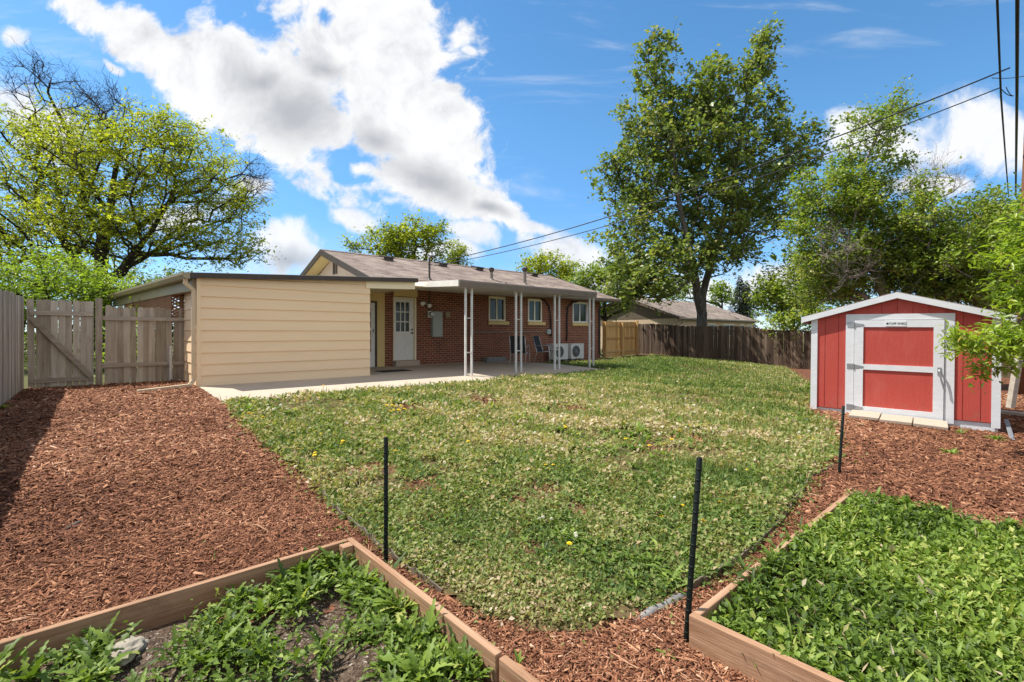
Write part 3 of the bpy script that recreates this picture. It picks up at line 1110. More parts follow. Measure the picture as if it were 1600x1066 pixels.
for px0, px1 in ((xa + .09, (xa + xb) / 2 - .05), ((xa + xb) / 2 + .05, xb - .09)):
    for zz0, zz1 in ((za + .12, za + .50),):
        d.box(px0, px1, yd - .008, yd, zz0, zz1)
dr = d.build('door', M['white'], house)
g = MB()
g.box(gx0, gx1, yd + .032, yd + .037, gz0, gz1)
g.build('pane', M['glass'], dr)
for z, r in ((za + .90, .032), (za + 1.02, .028)):
    kb = MB()
    kb.tube([(xb - .07, yd + .0, z), (xb - .07, yd - .03, z), (xb - .07, yd - .055, z)], [r * .5, r, r * .8], 12)
    kb.build('knob', M['black'], dr)
fr = MB()
fr.box(xa - .028, xa - .003, WB - .03, WB + .08, za, zb2 + .045)
fr.box(xb + .003, xb + .068, WB - .03, WB + .08, za, zb2 + .045)
fr.box(xa - .003, xb + .003, WB - .03, WB + .08, zb2 + .004, zb2 + .045)
fr.build('door_frame', M['trim_cream'], house)
hd = MB()
hd.box(xa - .02, xb + .10, WB - .05, WB - .004, zb2 + .07, WT - .03)
hd.build('door_header', M['trim_yellow'], house)
st = MB()
st.box(xa - .04, xb + .08, WB - .24, WB + .02, -.06, za - .004)
st.build('door_step', M['concrete'], house, bevel=.01)

# things fixed to the patio wall


def wall_rect(u0, u1, v0, v1, b=WB):
    (xa, s0), (xb, s1) = on_plane(u0, b), on_plane(u1, b)
    s = (s0 + s1) / 2
    return xa, xb, zz(v1, s), zz(v0, s)


xa, xb, za, zb2 = wall_rect(672.8, 688.2, 487, 526.5)
m = MB()
m.box(xa, xb, WB - .14, WB - .002, za, zb2)
m.box(xa + .015, xb - .015, WB - .155, WB - .14, za + .02, zb2 - .02)
m.build('electric_panel', M['panel_grey'], house, bevel=.006)
xa2, xb2, za2, zb3 = wall_rect(666.5, 673.5, 486, 496.5)
m = MB()
m.box(xa2, xb2 - .005, WB - .10, WB - .002, za2, zb3)
mc = ((xa2 + xb2) / 2, (za2 + zb3) / 2)
m.tube([(mc[0] + .03, WB - .1, mc[1]), (mc[0] + .03, WB - .16, mc[1]), (mc[0] + .03, WB - .2, mc[1])], [.085, .085, .07], 16)
m.build('meter_box', M['alu'], house)
xa3, xb3, za3, zb4 = wall_rect(694.8, 701.6, 487.5, 496)
m = MB()
m.box(xa3, xb3, WB - .07, WB - .002, za3, zb4)
m.build('junction_box', M['gutter'], house, bevel=.006)
m = MB()
m.tube([(mc[0], WB - .04, zb3 - .01), (mc[0], WB - .04, WT - .02)], .022, 8)
m.tube([(mc[0], WB - .04, zb3 + .16), (mc[0] - .25, WB - .06, zb3 + .20), (mc[0] - .4, WB - .03, zb3 + .3)], .012, 6)
m.build('conduit', M['dark_trim'], house)
fl = MB()
fl.tube([(xa2 - .1, WB - .002, zb3 + .26), (xa2 - .1, WB - .04, zb3 + .26)], .055, 12)
fl.tube([(xa2 - .1, WB - .03, zb3 + .26), (xa2 - .22, WB - .09, zb3 + .25)], .012, 6)
fl.tube([(xa2 - .1, WB - .03, zb3 + .26), (xa2 + .0, WB - .09, zb3 + .20)], .012, 6)
flo = fl.build('floodlight', M['alu'], house)
for cx_, dz_ in ((xa2 - .25, .24), (xa2 + .02, .18)):
    l = MB()
    l.tube([(cx_, WB - .06, zb3 + dz_ + .03), (cx_ - .005, WB - .14, zb3 + dz_), (cx_ - .01, WB - .18, zb3 + dz_ - .02), (cx_ - .01, WB - .19, zb3 + dz_ - .022)], [.03, .07, .075, .05], 12)
    l.build('lamp', M['glow_lens'], flo)
# insulated lines of the outdoor units
for pts in ([(846, 468, 0), (852, 470, 0), (858, 478, 0), (860, 490, 0), (861, 510, 0), (861, 526, 0)], [(903, 471, 0), (894, 473, 0), (887.5, 480, 0), (886, 495, 0), (886, 515, 0), (885.5, 533, 0)]):
    P = []
    for u, v, _ in pts:
        a, s = on_plane(u, WB - .07)
        P.append((a, WB - .07, zz(v, s)))
    m = MB()
    m.tube(P, .032, 8)
    m.build('insulated_pipe', M['black'], house, smooth=True)
xa, xb, za, zb2 = wall_rect(853, 859, 515, 522)
m = MB()
m.box(xa, xb, WB - .09, WB - .002, za, zb2)
m.build('disconnect_box', M['panel_grey'], house, bevel=.005)
m = MB()
a_c, s_c = on_plane(800, WB - .03)
m.tube([(8.9, WB - .025, zz(519.5, s_c)), (xa, WB - .025, (za + zb2) / 2)], .014, 6)
m.build('conduit', M['steel'], house)
# crawl space vent by the patio floor
a, s = on_plane(757, WB - .2)
a2, s = on_plane(787, WB - .2)
m = MB()
m.box(a, a2, WB - .36, WB - .30, -.02, .16)
m.box(a, a + .05, WB - .30, WB - .01, -.02, .16)
m.box(a2 - .05, a2, WB - .30, WB - .01, -.02, .16)
m.build('window_well', M['greyplastic'], house)
# drip gutter and downspout on the right end
m = MB()
m.prism([(10.95, EB0 - .03, ZE - .03), (10.95, EB0 - .14, ZE - .03), (10.95, EB0 - .12, ZE - .13), (10.95, EB0 - .03, ZE - .14)], (RA1 - 10.95, 0, 0))
m.build('gutter', M['grey_trim'], house)
m = MB()
a = A1 - .14
m.tube([(a + .3, EB0 - .09, ZE - .12), (a + .3, EB0 - .05, ZE - .22), (a, WB - .07, ZE - .42), (a, WB - .06, ZE - .55), (a, WB - .06, .1), (a + .1, WB - .2, -.04)], .042, 8)
m.build('downspout', M['dark_trim'], house)

# ------------------------------------------------------------------ carport with lap siding
cp = thing('carport', 'flat roofed carport closed with cream lap siding beside the fence gate', 'carport', C0, TH)
CW = 3.70
ZL, ZR, RW = 2.21, 2.475, 4.98             # wall top at the left end, header top at the right end, roof width


def cz(a):
    return ZL + (ZR - ZL) * a / RW


sd = MB()
nlap = 10
lap = .232
for i in range(nlap):
    z0 = -.03 + i * lap
    za_, zb_l = z0 + lap, z0 + lap
    if z0 > ZL:
        continue
    top0, top1 = min(z0 + lap, cz(0)), min(z0 + lap, cz(CW))
    off = -.026
    # each board leans out at its lower edge
    sd.add([(0, off, z0), (CW, off, z0), (CW, 0, top1), (0, 0, top0), (0, 0.02, z0), (CW, .02, z0)],
           [(0, 1, 2, 3), (4, 5, 1, 0)])
    sd.add([(CW, off, z0), (CW, .12, z0), (CW, .12, top1), (CW, 0, top1)], [(0, 1, 2, 3)])
z0 = -.03 + nlap * lap
top = MB()
sd.add([(0.55, -.012, cz(.55) - .001), (CW, -.018, z0), (CW, 0, cz(CW))], [(0, 1, 2)])
sd.add([(0, .12, -.03), (0, .12, ZL), (CW, .12, cz(CW)), (CW, .12, -.03)], [(0, 1, 2, 3)])
# left return wall
for i in range(nlap):
    z0 = -.03 + i * lap
    if z0 > ZL - .1:
        continue
    t1 = min(z0 + lap, ZL)
    sd.add([(-.018, 1.75, z0), (-.018, 0.02, z0), (0, 0.02, t1), (0, 1.75, t1), (.02, 1.75, z0), (.02, .02, z0)], [(0, 1, 2, 3), (4, 5, 1, 0)])
sd.add([(-.018, 1.75, -.03), (0, 1.75, ZL), (.1, 1.75, ZL), (.1, 1.75, -.03)], [(0, 1, 2, 3)])
sd.build('siding', M['siding'], cp)
cb = MB()
cb.box(-.03, .045, -.03, .03, -.05, ZL - .004)
cb.build('corner_board', M['siding'], cp)
hb = MB()
hb.prism([(CW - .12, -.04, cz(CW) - .20), (RW, -.04, cz(RW) - .215), (RW, -.04, cz(RW)), (CW - .12, -.04, cz(CW))], (0, .14, 0))
hb.build('header_beam', M['trim_cream'], cp)
# roof slab, its left edge drawn out along the drive
lb = 9.0
skew = -.95
rf = MB()
zt = .12


def rq(a, b, dz):
    return (a, b, cz(max(a, -.3)) + dz)


Lf, Lb, Rf, Rb = (-.16, -.12), (-.16 + skew, lb), (RW + .02, -.12), (RW + .02, lb)
vs = [rq(*Lf, .055), rq(*Rf, .055), rq(*Rb, .055), rq(*Lb, .055), rq(*Lf, .085), rq(*Rf, .085), rq(*Rb, .085), rq(*Lb, .085)]
rf.add(vs, [(3, 2, 1, 0), (4, 5, 6, 7), (0, 1, 5, 4), (1, 2, 6, 5), (2, 3, 7, 6), (3, 0, 4, 7)])
rf.build('roof', M['roof_metal'], cp)
fb = MB()
fb.prism([(Lf[0], -.145, cz(Lf[0]) - .03), (Rf[0], -.145, cz(RW) - .03), (Rf[0], -.145, cz(RW) + .075), (Lf[0], -.145, cz(Lf[0]) + .075)], (0, .024, 0))
fb.prism([(Rf[0] + .001, -.145, cz(RW) - .03), (Rf[0] + .001, WB - .6, cz(RW) - .03), (Rf[0] + .001, WB - .6, cz(RW) + .075), (Rf[0] + .001, -.145, cz(RW) + .075)], (.022, 0, 0))
fb.build('fascia', M['dark_trim'], cp)
zg = cz(-.16)
gt = MB()
A_, B_ = Vector((Lf[0] - .002, -.16, zg)), Vector((Lb[0] - .002, lb, zg))
dirg = (B_ - A_)
gt.prism([A_ + Vector((0, 0, .07)), A_ + Vector((-.13, 0, .075)), A_ + Vector((-.125, 0, .03)), A_ + Vector((-.085, 0, -.045)), A_ + Vector((0, 0, -.05))], dirg)
gt.build('gutter', M['gutter'], cp)
bm_ = MB()
bm_.prism([A_ + Vector((.06, .2, -.03)), A_ + Vector((.16, .2, -.03)), A_ + Vector((.16, .2, -.26)), A_ + Vector((.06, .2, -.26))], dirg * .97)
bm_.build('beam', M['gutter'], cp)
ds = MB()
for p, q in (((-.22, -.03, zg - .03), (-.22, -.02, zg - .15)), ((-.22, -.02, zg - .13), (-.075, .03, zg - .26)), ((-.075, .03, zg - .24), (-.075, .03, .10)), ((-.075, .03, .12), (-.16, -.05, .02))):
    ds.beam(p, q, .075, .06, up=(0, 1, 0) if abs(p[2] - q[2]) > .05 else (0, 0, 1))
ds.build('downspout', M['downspout'], cp, bevel=.008)
dx_ = MB()
dx_.beam((-.13, -.04, .03), (-1.0, -.32, -.005), .085, .055)
dx_.build('downspout_extension', M['downspout'], cp, bevel=.008)
# lattice over the drive side
lt = MB()
z0, z1 = 1.28, zg - .25
for sgn in (1, -1):
    k = 0
    yv = 1.74 - (z1 - z0)
    while yv < 7.2:
        ya, yb = yv, yv + (z1 - z0)
        za_, zb_ = (z0, z1) if sgn > 0 else (z1, z0)
        # clip to the panel
        if ya < 1.765:
            f_ = (1.765 - ya) / (yb - ya)
            za_ = za_ + (zb_ - za_) * f_
            ya = 1.765
        if yb > 7.2:
            f_ = (7.2 - ya) / (yb - ya)
            zb_ = za_ + (zb_ - za_) * f_
            yb = 7.2
        sx = -.06 if sgn > 0 else -.048
        sk = lambda y_: skew * y_ / lb
        lt.beam((sx + sk(ya), ya, za_), (sx + sk(yb), yb, zb_), .010, .04, up=(0, 0, 1))
        yv += .105
for k in range(9):
    # short return of the lattice to the siding
    zc = z0 + .04 + k * .075
    lt.beam((-.25, 1.79, zc), (.02, 1.79, min(zc + .16, z1)), .008, .034)
    lt.beam((-.25, 1.80, min(zc + .16, z1)), (.02, 1.80, zc), .008, .034)
lt.build('lattice', M['lattice'], cp)
ps = MB()
ps.box(-.05, .02, 2.0, 2.07, -.1, zg - .04)
ps.build('post', M['trim_cream'], cp)
ps = MB()
for yv in (7.25,):
    ps.box(skew * yv / lb - .0, skew * yv / lb + .1, yv, yv + .1, -.1, zg - .04)
ps.build('post', M['trim_cream'], cp)
# the alcove wall with the storm door
al = MB()
wall_grid(al, CW - .6, A0 - .002, -.06, 2.5, WB - .02, [(4.36, 5.20, -.02, 2.08)])
al.build('alcove_wall', M['trim_yellow'], cp)
sf = MB()
sf.box(CW, A0 - .01, .12, WB - .03, 2.36, 2.38)
sf.build('alcove_ceiling', M['trim_cream'], cp)
fr = MB()
fr.box(4.363, 4.41, WB - .06, WB + .03, -.01, 2.075)
fr.box(5.13, 5.197, WB - .06, WB + .03, -.01, 2.075)
fr.box(4.41, 5.13, WB - .06, WB + .03, 2.03, 2.075)
fr.build('door_frame', M['dark_trim'], cp)
sdoor = MB()
y0, y1 = WB - .045, WB - .01
x0, x1 = 4.415, 5.125
sdoor.box(x0, x0 + .11, y0, y1, 0.0, 2.02)
sdoor.box(x1 - .13, x1, y0, y1, 0.0, 2.02)
sdoor.box(x0 + .11, x1 - .13, y0, y1, 1.86, 2.02)
sdoor.box(x0 + .11, x1 - .13, y0, y1, 1.15, 1.24)
sdoor.box(x0 + .11, x1 - .13, y0, y1, 0.0, .48)
sdo = sdoor.build('storm_door', M['white'], cp)
g = MB()
g.box(x0 + .11, x1 - .13, y0 + .02, y0 + .026, 1.24, 1.86)
g.build('pane', M['glass'], sdo)
g = MB()
g.box(x0 + .11, x1 - .13, y0 + .02, y0 + .026, .48, 1.15)
g.build('painted_reflection_pane', M['brick'], sdo)  # brick colour painted in as the reflection in the door's lower glass
hk = MB()
hk.tube([(x1 - .06, y0, 1.1), (x1 - .06, y0 - .03, 1.1), (x1 - .06, y0 - .03, 1.2)], .012, 6)
hk.build('handle', M['black'], sdo)

# ------------------------------------------------------------------ patio slab and its cover
slab = MB()
zs0, zs1 = -.008, -.085
nseg = [(-.0, 4.0), (4.006, 8.0), (8.006, 10.55)]
for a, b in nseg:
    slab.prism([(a, -2.42, zs1 - .16), (a, -2.42, zs1), (a, -.2, zs0), (a, WB + .02, zs0), (a, WB + .02, -.2)], (b - a, 0, 0))
so = slab.build('patio', M['concrete'], None, bevel=.012)
so.location = C0
so.rotation_euler = (0, 0, TH)
tag(so, kind='structure')

pc = thing('patio_cover', 'low pale metal patio cover on paired white posts along the brick house', 'patio cover', C0, TH)
PA0, PA1, PB = 5.42, 10.92, -1.5
zf, zw = 2.41, 2.60
pr = MB()
pr.prism([(PA0, PB + .02, zf - .03), (PA0, EB0 - .03, zw - .03), (PA0, EB0 - .03, zw), (PA0, PB + .02, zf)], (PA1 - PA0, 0, 0))
pr.build('roof_panel', M['roof_metal'], pc)
un = MB()
k = PA0 + .06
while k < PA1 - .3:
    un.prism([(k, PB + .05, zf - .085), (k, EB0 + .5, zw - .09), (k, EB0 + .5, zw - .07), (k, PB + .05, zf - .065)], (.27, 0, 0))
    k += .3
un.build('ceiling', M['soffit'], pc)
ff = MB()
ff.prism([(PA0 - .03, PB - .03, zf - .16), (PA0 - .03, PB - .05, zf - .02), (PA0 - .03, PB - .03, zf + .02), (PA0 - .03, PB + .015, zf + .02), (PA0 - .03, PB + .015, zf - .16)], (PA1 - PA0 + .06, 0, 0))
ff.build('fascia', M['grey_trim'], pc)
for a in (PA0 - .025, PA1 + .001):
    fs = MB()
    fs.prism([(a, PB + .017, zf - .14), (a, EB0 - .03, zw - .13), (a, EB0 - .03, zw + .02), (a, PB + .017, zf + .018)], (.024, 0, 0))
    fs.build('side_fascia', M['soffit'], pc)
for ua, ub in ((727.2, 735.5), (806.0, 812.6), (866.6, 872.6), (921.0, 925.2)):
    a0, s0 = on_plane(ua, PB + .12)
    a1, s1 = on_plane(ub, PB + .12)
    if a1 - a0 < .2:
        a1 = a0 + .2
    for a in (a0, a1):
        p = MB()
        p.box(a - .022, a + .022, PB + .09, PB + .14, -.075, zf - .10)
        p.build('post', M['post_white'], pc)
    for z in (.55, 1.45):
        p = MB()
        p.box(a0 + .022, a1 - .022, PB + .105, PB + .125, z, z + .022)
        p.build('post_tie', M['post_white'], pc)

# doormat
a0, s0 = on_plane(590, .75)
a1, s1 = on_plane(640, .75)
dm = MB()
dm.box(-.44, .44, -.27, .27, 0, .014)
o = dm.build('doormat', M['mat'], None, bevel=.004)
mc_ = C0 + E1 * ((a0 + a1) / 2 + .05) + E2 * .85
o.location = (mc_.x, mc_.y, zs0 + .002)
o.rotation_euler = (0, 0, TH)
tag(o, 'dark doormat lying on the patio in front of the storm door', 'doormat')

# outdoor units
def ac_unit(name, label, a, b, parent_group):
    t = thing(name, label, 'heat pump', C0 + E1 * a + E2 * b + Vector((0, 0, -.10)), TH, parent_group)
    c = MB()
    c.box(-.42, .42, -.15, .17, .06, .70)
    c.box(-.43, .43, -.16, .18, .70, .715)
    c.build('casing', M['unit_white'], t, bevel=.015)
    f = MB()
    for rr in (.235, .185, .135, .085, .04):
        pts = [(-.10 + rr * math.cos(q), -.165, .385 + rr * math.sin(q)) for q in np.linspace(0, 2 * math.pi, 25)]
        f.tube(pts, .006, 5, cap=False)
    for i in range(12):
        q = i * math.pi / 6
        f.tube([(-.10, -.168, .385), (-.10 + .24 * math.cos(q), -.168, .385 + .24 * math.sin(q))], .005, 4)
    f.build('fan_grille', M['grille'], t)
    fd = MB()
    fd.tube([(-.10, -.157, .385), (-.10, -.152, .385)], .245, 28)
    fd.build('fan_opening', M['black'], t)
    for x in (-.3, .3):
        l = MB()
        l.box(x - .05, x + .05, -.16, .18, -.02, .06)
        l.build('foot', M['greyplastic'], t)
    return t


a, s = on_plane(902.5, 2.05)
ac_unit('heat_pump', 'white outdoor heat pump with round fan grille, by the patio end post pair', a, 2.2, 'white heat pump units at the brick wall')
a, s = on_plane(877, 2.05)
ac_unit('heat_pump', 'white outdoor heat pump half hidden behind the third post pair', a, 2.2, 'white heat pump units at the brick wall')


# patio chairs
def chair(label, a, b, rz):
    t = thing('patio_chair', label, 'chair', C0 + E1 * a + E2 * b + Vector((0, 0, zs0)), TH + rz, 'dark sling patio chairs')
    st = MB()
    st.prism([(-.25, -.25, .42), (-.25, .22, .38), (-.25, .22, .40), (-.25, -.25, .44)], (.5, 0, 0))
    st.build('seat', M['mesh_dark'], t, bevel=.006)
    bk = MB()
    bk.prism([(-.25, .23, .40), (-.25, .40, .98), (-.25, .42, .975), (-.25, .25, .395)], (.5, 0, 0))
    bk.build('backrest', M['mesh_dark'], t, bevel=.006)
    for sx in (-1, 1):
        f = MB()
        f.tube([(sx * .29, -.27, 0), (sx * .29, -.28, .30), (sx * .29, -.25, .60), (sx * .29, -.20, .635), (sx * .29, .18, .62), (sx * .28, .27, .58)], .017, 8)
        f.build('armrest', M['alu'], t, smooth=True)
        f = MB()
        f.tube([(sx * .27, .36, 0), (sx * .27, .22, .38), (sx * .265, .28, .55), (sx * .265, .41, .99)], .016, 8)
        f.build('back_leg', M['alu'], t, smooth=True)
        f = MB()
        f.tube([(sx * .265, -.26, .425), (sx * .265, .22, .385)], .014, 8)
        f.build('seat_rail', M['alu'], t, smooth=True)
    return t


a, s = on_plane(812, .75)
chair('dark sling patio chair turned side on, behind the second post pair', a, .75, math.radians(125))
a, s = on_plane(851, .75)
chair('dark sling patio chair facing the yard, left of the third post pair', a, .70, math.radians(20))

# ------------------------------------------------------------------ wooden fences
def board_fence(t, p, q, h, mat, bw=.14, gap=.006, th=.018, dog=False, seed=1, side=1, wob=.012, name='boards', skip=0.0):
    """upright boards from p to q (world), one mesh; each board its own tint"""
    R = random.Random(seed)
    p, q = Vector(p), Vector(q)
    d = (q - p)
    d.z = 0
    n = max(1, int(d.length / (bw + gap)))
    d.normalize()
    nrm = Vector((-d.y, d.x, 0)) * side
    m = MB()
    for i in range(n):
        wv_ = (p - q).length / n * R.uniform(.93, .985)
        c = p + d * ((i + .5) * (p - q).length / n)
        g = float(G(c.x, c.y))
        zz0 = g + R.uniform(.0, .04)
        zz1 = g + h + R.gauss(0, wob)
        lean = R.gauss(0, .006)
        a = c - d * wv_ / 2
        b = c + d * wv_ / 2
        off = nrm * R.uniform(0, .006)
        a, b = a + off, b + off
        ld = d * lean * h
        if dog:
            ch = wv_ * .28
            poly = [a + Vector((0, 0, zz0)), b + Vector((0, 0, zz0)), b + ld + Vector((0, 0, zz1 - ch)), b + ld - d * ch + Vector((0, 0, zz1)), a + ld + d * ch + Vector((0, 0, zz1)), a + ld + Vector((0, 0, zz1 - ch))]
        else:
            poly = [a + Vector((0, 0, zz0)), b + Vector((0, 0, zz0)), b + ld + Vector((0, 0, zz1)), a + ld + Vector((0, 0, zz1 + R.gauss(0, .004)))]
        m.prism(poly, nrm * th, R.random())
    return m.build(name, mat, t)


def rails(t, p, q, zs_, off, mat, name='rail', sz=(.04, .085)):
    """rails that follow the ground, each its own mesh with x along the rail"""
    p, q = Vector(p), Vector(q)
    d = (q - p).normalized()
    nrm = Vector((-d.y, d.x, 0))
    L = (q - p).length
    rz = math.atan2(d.y, d.x)
    for z in zs_:
        m = MB()
        g0, g1 = float(G(p.x, p.y)), float(G(q.x, q.y))
        m.beam((0, 0, 0), (L, 0, g1 - g0), sz[0], sz[1])
        o = m.build(name, mat, t)
        c = p + nrm * off
        o.location = (c.x, c.y, g0 + z)
        o.rotation_euler = (0, 0, rz)


def posts(t, spots, h, mat, sz=.09):
    for x, y in spots:
        m = MB()
        m.box(-sz / 2, sz / 2, -sz / 2, sz / 2, -.2, h)
        o = m.build('post', mat, t)
        o.location = (x, y, float(G(x, y)))
        o.rotation_euler = (0, 0, TH)


LF0 = Vector((-1.7, .12, 0))
lf_t = thing('board_fence', 'tall grey weathered board fence along the left edge of the mulch', 'fence')
board_fence(lf_t, FCOR, LF0, 1.80, M['weathered'], seed=3, side=-1, bw=.145)
dl = (LF0 - FCOR).normalized()
rails(lf_t, FCOR, LF0, (.35, 1.45), -.05, M['weathered_rail'])
posts(lf_t, [((FCOR + dl * k + Vector((-dl.y, dl.x, 0)) * -.12).x, (FCOR + dl * k + Vector((-dl.y, dl.x, 0)) * -.12).y) for k in (.1, 2.6, 5.1, 7.6, 10)], 1.75, M['weathered'])

PST = Vector((-8.66, 10.06, 0))
GEND = Vector((-7.50, 11.16, 0))
gate = thing('fence_gate', 'grey weathered wooden gate with one diagonal brace', 'gate')
gd = (PST - FCOR).normalized()
gn = Vector((gd.y, -gd.x, 0))               # towards the yard
board_fence(gate, FCOR + gd * .05, PST - gd * .08, 1.76, M['weathered'], seed=5, side=1, bw=.096, gap=.003, wob=.008)
g0 = FCOR + gd * .07
g1 = PST - gd * .09
gb = float(G(g0.x, g0.y))
for z in (.17, 1.50):
    m = MB()
    m.beam((0, 0, 0), ((g1 - g0).length, 0, 0), .04, .085)
    o = m.build('rail', M['weathered_rail'], gate)
    o.location = g0 + gn * .022 + Vector((0, 0, gb + z))
    o.rotation_euler = (0, 0, math.atan2(gd.y, gd.x))
m = MB()
Lg = (g1 - g0).length
m.beam((0.03, 0, 1.40), (Lg - .03, 0, .2), .035, .09, up=(0, 0, 1))
o = m.build('brace', M['weathered_rail'], gate)
o.location = g0 + gn * .066 + Vector((0, 0, gb))
o.rotation_euler = (0, 0, math.atan2(gd.y, gd.x))

sec = thing('board_fence', 'grey dog eared fence section between the gate and the cream carport', 'fence')
board_fence(sec, PST + gd * .09, GEND, 1.68, M['weathered'], seed=9, side=1, bw=.10, gap=.006, dog=True, wob=.014)
rails(sec, PST + gd * .02, GEND, (.42, 1.42), -.025, M['weathered_rail'])
m = MB()
m.box(-.055, .055, -.05, .05, -.2, 1.83)
o = m.build('post', M['weathered'], sec)
o.location = (PST.x + gn.x * .03, PST.y + gn.y * .03, float(G(PST.x, PST.y)))
o.rotation_euler = (0, 0, TH)

RF0, RF1 = Vector((7.4, 28.5, 0)), Vector((25.0, 9.98, 0))
rfence = thing('board_fence', 'long dark brown board fence across the back of the lawn', 'fence')
board_fence(rfence, RF0, RF1, 1.78, M['brown_fence'], seed=13, side=1, bw=.10, gap=.004, wob=.012)
dr_ = (RF1 - RF0).normalized()
nr_ = Vector((-dr_.y, dr_.x, 0))
rails(rfence, RF0, RF1, (.4, 1.4), .05, M['brown_fence'])

CG0 = C0 + E1 * (A1 + .02) + E2 * (WB + .6)
CG1 = Vector((7.32, 28.35, 0))
# new cedar gate pair between the house corner and the back fence
cd = thing('cedar_gate', 'new orange cedar double gate between the house corner and brown fence', 'gate')
cg = MB()
cA, cB = at(942, 520, 24.5), at(994, 520, 27.6)
cA.z = cB.z = 0
cdv = (cB - cA).normalized()
cnv = Vector((cdv.y, -cdv.x, 0))
board_fence(cd, cA, cB, 1.88, M['cedar'], seed=17, side=1, bw=.14, gap=.004, wob=.004)
rails(cd, cA, cB, (.30, .98, 1.62), -.03, M['cedar_rail'], sz=(.04, .09))
for f in (0.03, .52, .985):
    c = cA + (cB - cA) * f
    m = MB()
    m.box(-.055, .055, -.05, .05, -.2, 1.86 if f < .9 else 1.95)
    o = m.build('post', M['cedar'], cd)
    o.location = (c.x + cnv.x * .09, c.y + cnv.y * .09, float(G(c.x, c.y)))
    o.rotation_euler = (0, 0, math.atan2(cdv.y, cdv.x))

# ------------------------------------------------------------------ garden shed
SB = -.30
shed = thing('garden_shed', 'red garden shed with white trim and low pitched roof', 'shed', (SHED.x, SHED.y, SB), SHED_RZ)
shed.rotation_euler[1] = math.radians(.6)
SW, SD_ = 2.37, 2.0                          # local x along the front, local y backwards is +y
EH, PH = 1.66, 2.01                          # wall height at the eaves and at the peak
mid = SW / 2


def shz(x):
    return PH - (PH - EH) * abs(x - mid) / mid


DX0, DX1 = .50, 1.88
body = MB()
body.prism([(0, .02, .06), (SW, .02, .06), (SW, .02, EH), (mid, .02, PH), (0, .02, EH)], (0, SD_, 0))
# vertical grooves: boards standing a little proud, gaps between them
x = .0
while x < SW - .01:
    x2 = min(x + .1975, SW)
    if not (x > DX0 and x2 < DX1):
        xa, xb = x + .004, x2 - .004
        pieces = [(xa, min(xb, DX0)), (max(xa, DX1), xb)] if xa < DX1 and xb > DX0 else [(xa, xb)]
        for a_, b_ in pieces:
            if b_ - a_ > .01:
                body.prism([(a_, 0.008, .07), (b_, .008, .07), (b_, .008, shz(b_) - .01), (a_, .008, shz(a_) - .01)], (0, .011, 0))
    else:
        body.prism([(x + .004, .008, 1.62), (x2 - .004, .008, 1.62), (x2 - .004, .008, shz(x2) - .01), (x + .004, .008, shz(x) - .01)], (0, .011, 0))
    x += .1975
body.build('wall', M['red'], shed)
bs = MB()
bs.box(.01, SW - .01, .03, SD_, -.12, .058)
bs.build('base', M['shed_white'], shed)
for xa, xb, xc, xd in ((-.012, .085, -.012, -.001), (SW - .085, SW + .012, SW + .001, SW + .012)):
    tr = MB()
    tr.prism([(xa, -.012, .0), (xb, -.012, .0), (xb, .006, .0), (xd, .006, .0), (xd, .10, .0), (xc, .10, .0), (xc, .006, .0), (xa, .006, .0)] if xa < 0 else
             [(xa, -.012, .0), (xb, -.012, .0), (xd, .10, .0), (xc, .10, .0), (xc, .006, .0), (xa, .006, .0)], (0, 0, EH - .02))
    tr.build('corner_trim', M['shed_white'], shed)
df = MB()
ft = .115
df.box(DX0, DX0 + ft, -.014, .006, .0, 1.70)
df.box(DX1 - ft, DX1, -.014, .006, .0, 1.70)
df.box(DX0 + ft, DX1 - ft, -.014, .006, 1.605, 1.70)
df.box(DX0 + ft, DX1 - ft, -.006, .006, -.02, .03)
df.build('door_frame', M['shed_white'], shed)
d0, d1, dz0, dz1 = DX0 + ft + .006, DX1 - ft - .006, .035, 1.598
dp = MB()
dp.box(d0, d1, -.012, .004, dz0, dz1)
do = dp.build('door', M['red'], shed)
dt = MB()
tw = .125
dt.box(d0, d0 + tw, -.03, -.0122, dz0, dz1)
dt.box(d1 - tw, d1, -.03, -.0122, dz0, dz1)
dt.box(d0 + tw, d1 - tw, -.03, -.0122, dz1 - .115, dz1)
dt.box(d0 + tw, d1 - tw, -.03, -.0122, dz0, dz0 + .115)
dt.box(d0 + tw, d1 - tw, -.03, -.0122, .77, .86)
dt.build('door_trim', M['shed_white'], do)
for z in (.12, .815, 1.52):
    h = MB()
    h.box(d0 - .10, d0 - .006, -.019, -.0142, z - .045, z + .045)
    h.prism([(d0 + .0, -.036, z - .035), (d0 + .0, -.036, z + .035), (d0 + .13, -.036, z + .012), (d0 + .13, -.036, z - .012)], (0, .0055, 0))
    h.tube([(d0 - .003, -.036, z - .045), (d0 - .003, -.036, z + .045)], .010, 8)
    h.build('hinge', M['steel'], do)
hn = MB()
hn.box(d1 - .075, d1 - .03, -.038, -.0305, .74, .86)
hn.tube([(d1 - .055, -.045, .82), (d1 - .05, -.075, .80), (d1 - .035, -.08, .70), (d1 - .0, -.07, .54), (d1 + .015, -.06, .50)], [.014, .014, .012, .011, .012], 8)
hn.build('handle', M['steel'], do)
pl = MB()
pcx = (d0 + d1) / 2 - .02
pl.box(pcx - .13, pcx + .13, -.037, -.0302, dz1 - .10, dz1 - .015)
plo = pl.build('sign_plate', M['shed_white'], do)
tc = bpy.data.curves.new('sign_lettering', 'FONT')
tc.body = 'TUFF SHED'
tc.size = .043
tc.extrude = .001
tc.align_x = 'CENTER'
tc.align_y = 'CENTER'
tc.materials.append(M['black'])
to = bpy.data.objects.new('sign_lettering_curve', tc)
COL.objects.link(to)
bpy.context.view_layer.update()
